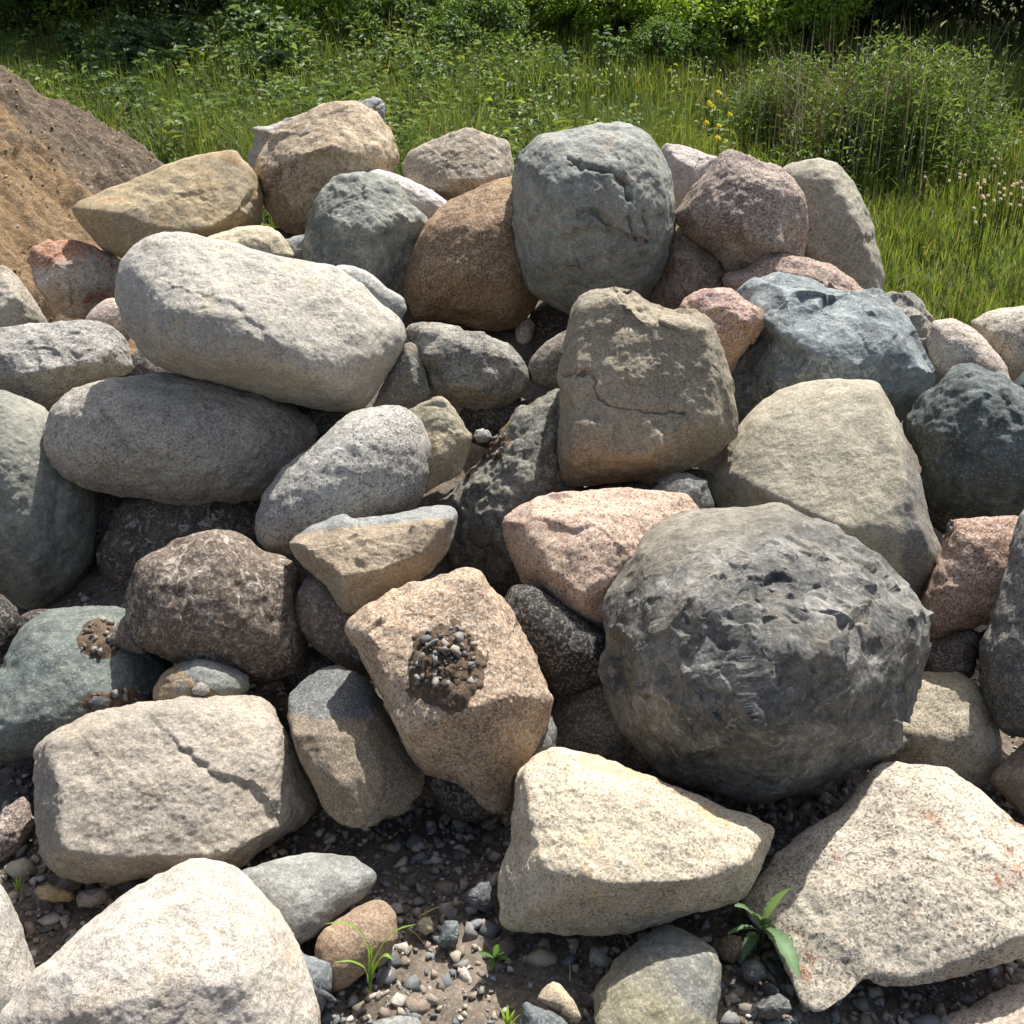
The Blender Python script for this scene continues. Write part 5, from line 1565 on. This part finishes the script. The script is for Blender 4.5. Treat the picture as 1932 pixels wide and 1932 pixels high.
# ---------------------------------------------------------------- small plants on the gravel
def blade_strip(pts, widths, n_col):
    """a long curved leaf, folded along the midrib; pts along the midrib"""
    pts = np.array(pts, float)
    V, F = [], []
    for i, p in enumerate(pts):
        d = unit(pts[min(i + 1, len(pts) - 1)] - pts[max(i - 1, 0)])
        s = unit(np.cross(d, np.array([0, 0, 1.0]) + .05))
        u = np.cross(s, d)
        w = widths[i]
        V += [p - s * w + u * w * .35, p, p + s * w + u * w * .35]
    for i in range(len(pts) - 1):
        a = i * 3
        F += [(a, a + 1, a + 4), (a, a + 4, a + 3), (a + 1, a + 2, a + 5), (a + 1, a + 5, a + 4)]
    V = np.array(V)
    C = np.tile(lin(n_col), (len(V), 1))
    C[1::3] *= 1.4                      # pale midrib
    C[0::3] *= .92
    return V, np.array(F), C


def curve(p0, p1, sag, n=9):
    p0, p1 = np.array(p0, float), np.array(p1, float)
    t = np.linspace(0, 1, n)[:, None]
    return p0 + (p1 - p0) * t + np.array([0, 0, 1.0]) * (4 * sag * t * (1 - t))


def px_at(u, v, Y):
    d = ray(u, v)
    return CAM + d * (Y / d[1])


# leafy weed with toothed leaves in front of the granite slab
root = on_plane(1432, 1795, 0.0)
t = add_obj('leafy_weed', None, loc=root, label='green weed with toothed leaves growing beside the granite slab', cat='weed')
Y0 = root[1]
top = px_at(1440, 1752, Y0 - .02)
V, F = tube([root - root, (top - root) * .5 + np.array([.004, 0, .004]), top - root], [.0035, .003, .002], 6)
add_obj('stem', tinted('stem', V, F, np.tile(lin((120, 110, 70)), (len(V), 1)), LEAF), parent=t)


def toothed(p0, p1, wmax, sag, col, n=15, teeth=True):
    p = curve(p0, p1, sag, n)
    w = [wmax * (math.sin(math.pi * min(1, (i + .35) / (n - .4)) ** .8) ** .8) * (1 + (.26 if teeth and i % 2 else -.06)) + .0006 for i in range(n)]
    w[-1] = .0004
    return blade_strip(p, w, col)


for (tip, wd, sag, base) in [((1495, 1675), .014, .012, (1446, 1735)), ((1508, 1846), .016, .018, (1444, 1752)), ((1386, 1710), .011, .012, (1434, 1746)), ((1400, 1812), .010, .012, (1428, 1762)), ((1455, 1735), .009, .006, (1440, 1750)), ((1418, 1722), .008, .008, (1437, 1748)), ((1372, 1764), .005, .012, (1432, 1756)), ((1462, 1752), .006, .004, (1440, 1752))]:
    a = px_at(*base, Y0 - .02) - root
    b = px_at(*tip, Y0 - (.13 if tip[1] > 1830 else .06)) - root
    add_obj('leaf', tinted('leaf', *toothed(a, b, wd, sag, (104, 130, 92)), LEAF, True), parent=t)

# grass seedling by the round tan stone
root = on_plane(697, 1880, 0.0)
t = add_obj('grass_seedling', None, loc=root, label='grass seedling with arching blades by the round tan stone', cat='grass')
Y0 = root[1]
for (pts, wd) in [([(697, 1872), (700, 1820), (694, 1785), (675, 1750), (645, 1738), (612, 1744)], .0034), ([(698, 1868), (704, 1815), (722, 1780), (750, 1752), (785, 1744)], .0036), ([(697, 1870), (700, 1810), (702, 1772)], .0022), ([(697, 1866), (690, 1825), (660, 1812), (630, 1816)], .0026), ([(698, 1860), (712, 1815), (728, 1800), (742, 1812)], .005), ([(697, 1866), (706, 1832), (722, 1812)], .003)]:
    p = np.array([px_at(u, v, Y0 - .01 - .004 * k) - root for k, (u, v) in enumerate(pts)])
    tt = np.linspace(0, len(p) - 1, 12)
    q = np.stack([np.interp(tt, np.arange(len(p)), p[:, k]) for k in range(3)], 1)
    q[1:-1] = (q[:-2] + 2 * q[1:-1] + q[2:]) / 4
    w = wd * np.sin(np.linspace(.5, math.pi, 12)) ** .7 + .0003
    add_obj('blade', tinted('blade', *blade_strip(q, w, (122, 152, 66)), LEAF, True), parent=t)

# little seedling in the shade, tuft at the bottom edge
root = on_plane(937, 1822, 0.0)
t = add_obj('seedling', None, loc=root, label='tiny dark green seedling in the shade left of granite wedge', cat='seedling')
for tip in [(902, 1800), (962, 1812), (925, 1832), (938, 1782), (950, 1798)]:
    a = px_at(935, 1812, root[1] - .01) - root
    b = px_at(*tip, root[1] - .03) - root
    add_obj('leaf', tinted('leaf', *toothed(a, b, .006, .005, (92, 128, 70), 9, False), LEAF, True), parent=t)
root = on_plane(955, 1945, 0.0)
t = add_obj('grass_tuft', None, loc=root, label='small bright grass tuft at the bottom edge near the centre', cat='grass')
for tip in [(943, 1900), (958, 1896), (972, 1905), (986, 1912), (950, 1915), (966, 1915), (980, 1925)]:
    a = px_at(957, 1945, root[1] - .005) - root
    b = px_at(*tip, root[1] - .03) - root
    add_obj('blade', tinted('blade', *toothed(a, b, .0024, .006, (140, 168, 76), 9, False), LEAF, True), parent=t)
root = on_plane(36, 1690, 0.0)
t = add_obj('grass_tuft', None, loc=root, label='tiny grass tuft by the yellow flat stone at lower left', cat='grass')
for tip in [(30, 1655), (40, 1650), (48, 1660), (24, 1664)]:
    a = px_at(36, 1686, root[1] - .005) - root
    b = px_at(*tip, root[1] - .02) - root
    add_obj('blade', tinted('blade', *toothed(a, b, .0018, .004, (128, 150, 72), 9, False), LEAF, True), parent=t)

# dry straws
def straw(lab, pts, Y=None, key=None, r=.0014, col=(190, 170, 124)):
    if key:
        P = np.array([surf(key, u, v)[0] + np.array([0, -.003, .004]) for u, v in pts])
    else:
        P = np.array([on_plane(u, v, .014) for u, v in pts])
    c = P.mean(0)
    V, F = tube(P - c, [r] * (len(P) - 1) + [r * .4], 5)
    add_obj('dry_straw', tinted('dry_straw', V, F, np.tile(lin(col), (len(V), 1)), DRY), loc=c, label=lab, cat='straw', group='dry straws')


straw('pale dry straw on the gravel pointing at granite wedge', [(790, 1730), (820, 1714), (850, 1706), (880, 1700)])
straw('thin dry straw lying beside the paler one on gravel', [(800, 1722), (835, 1708), (866, 1704)])
straw('dry straw lying on gravel below the pale yellow stone', [(770, 1752), (785, 1762), (800, 1780)])
straw('dry root curling below the soil on the brown block', [(890, 1340), (900, 1352), (905, 1372), (906, 1384)], key='b49')
straw('dry straw arching across the top of the mossy boulder', [(940, 830), (960, 800), (985, 770), (1010, 756)], key='b40')
straw('second dry straw beside the first on the mossy boulder', [(935, 826), (965, 790), (1000, 765), (1025, 745)], key='b40')
straw('thin dark twig on gravel at left of the beige boulder', [(40, 1660), (70, 1640), (110, 1630)], col=(110, 84, 58))
straw('pale upright straw in shade under the granite wedge', [(1075, 1850), (1076, 1830), (1074, 1812)])
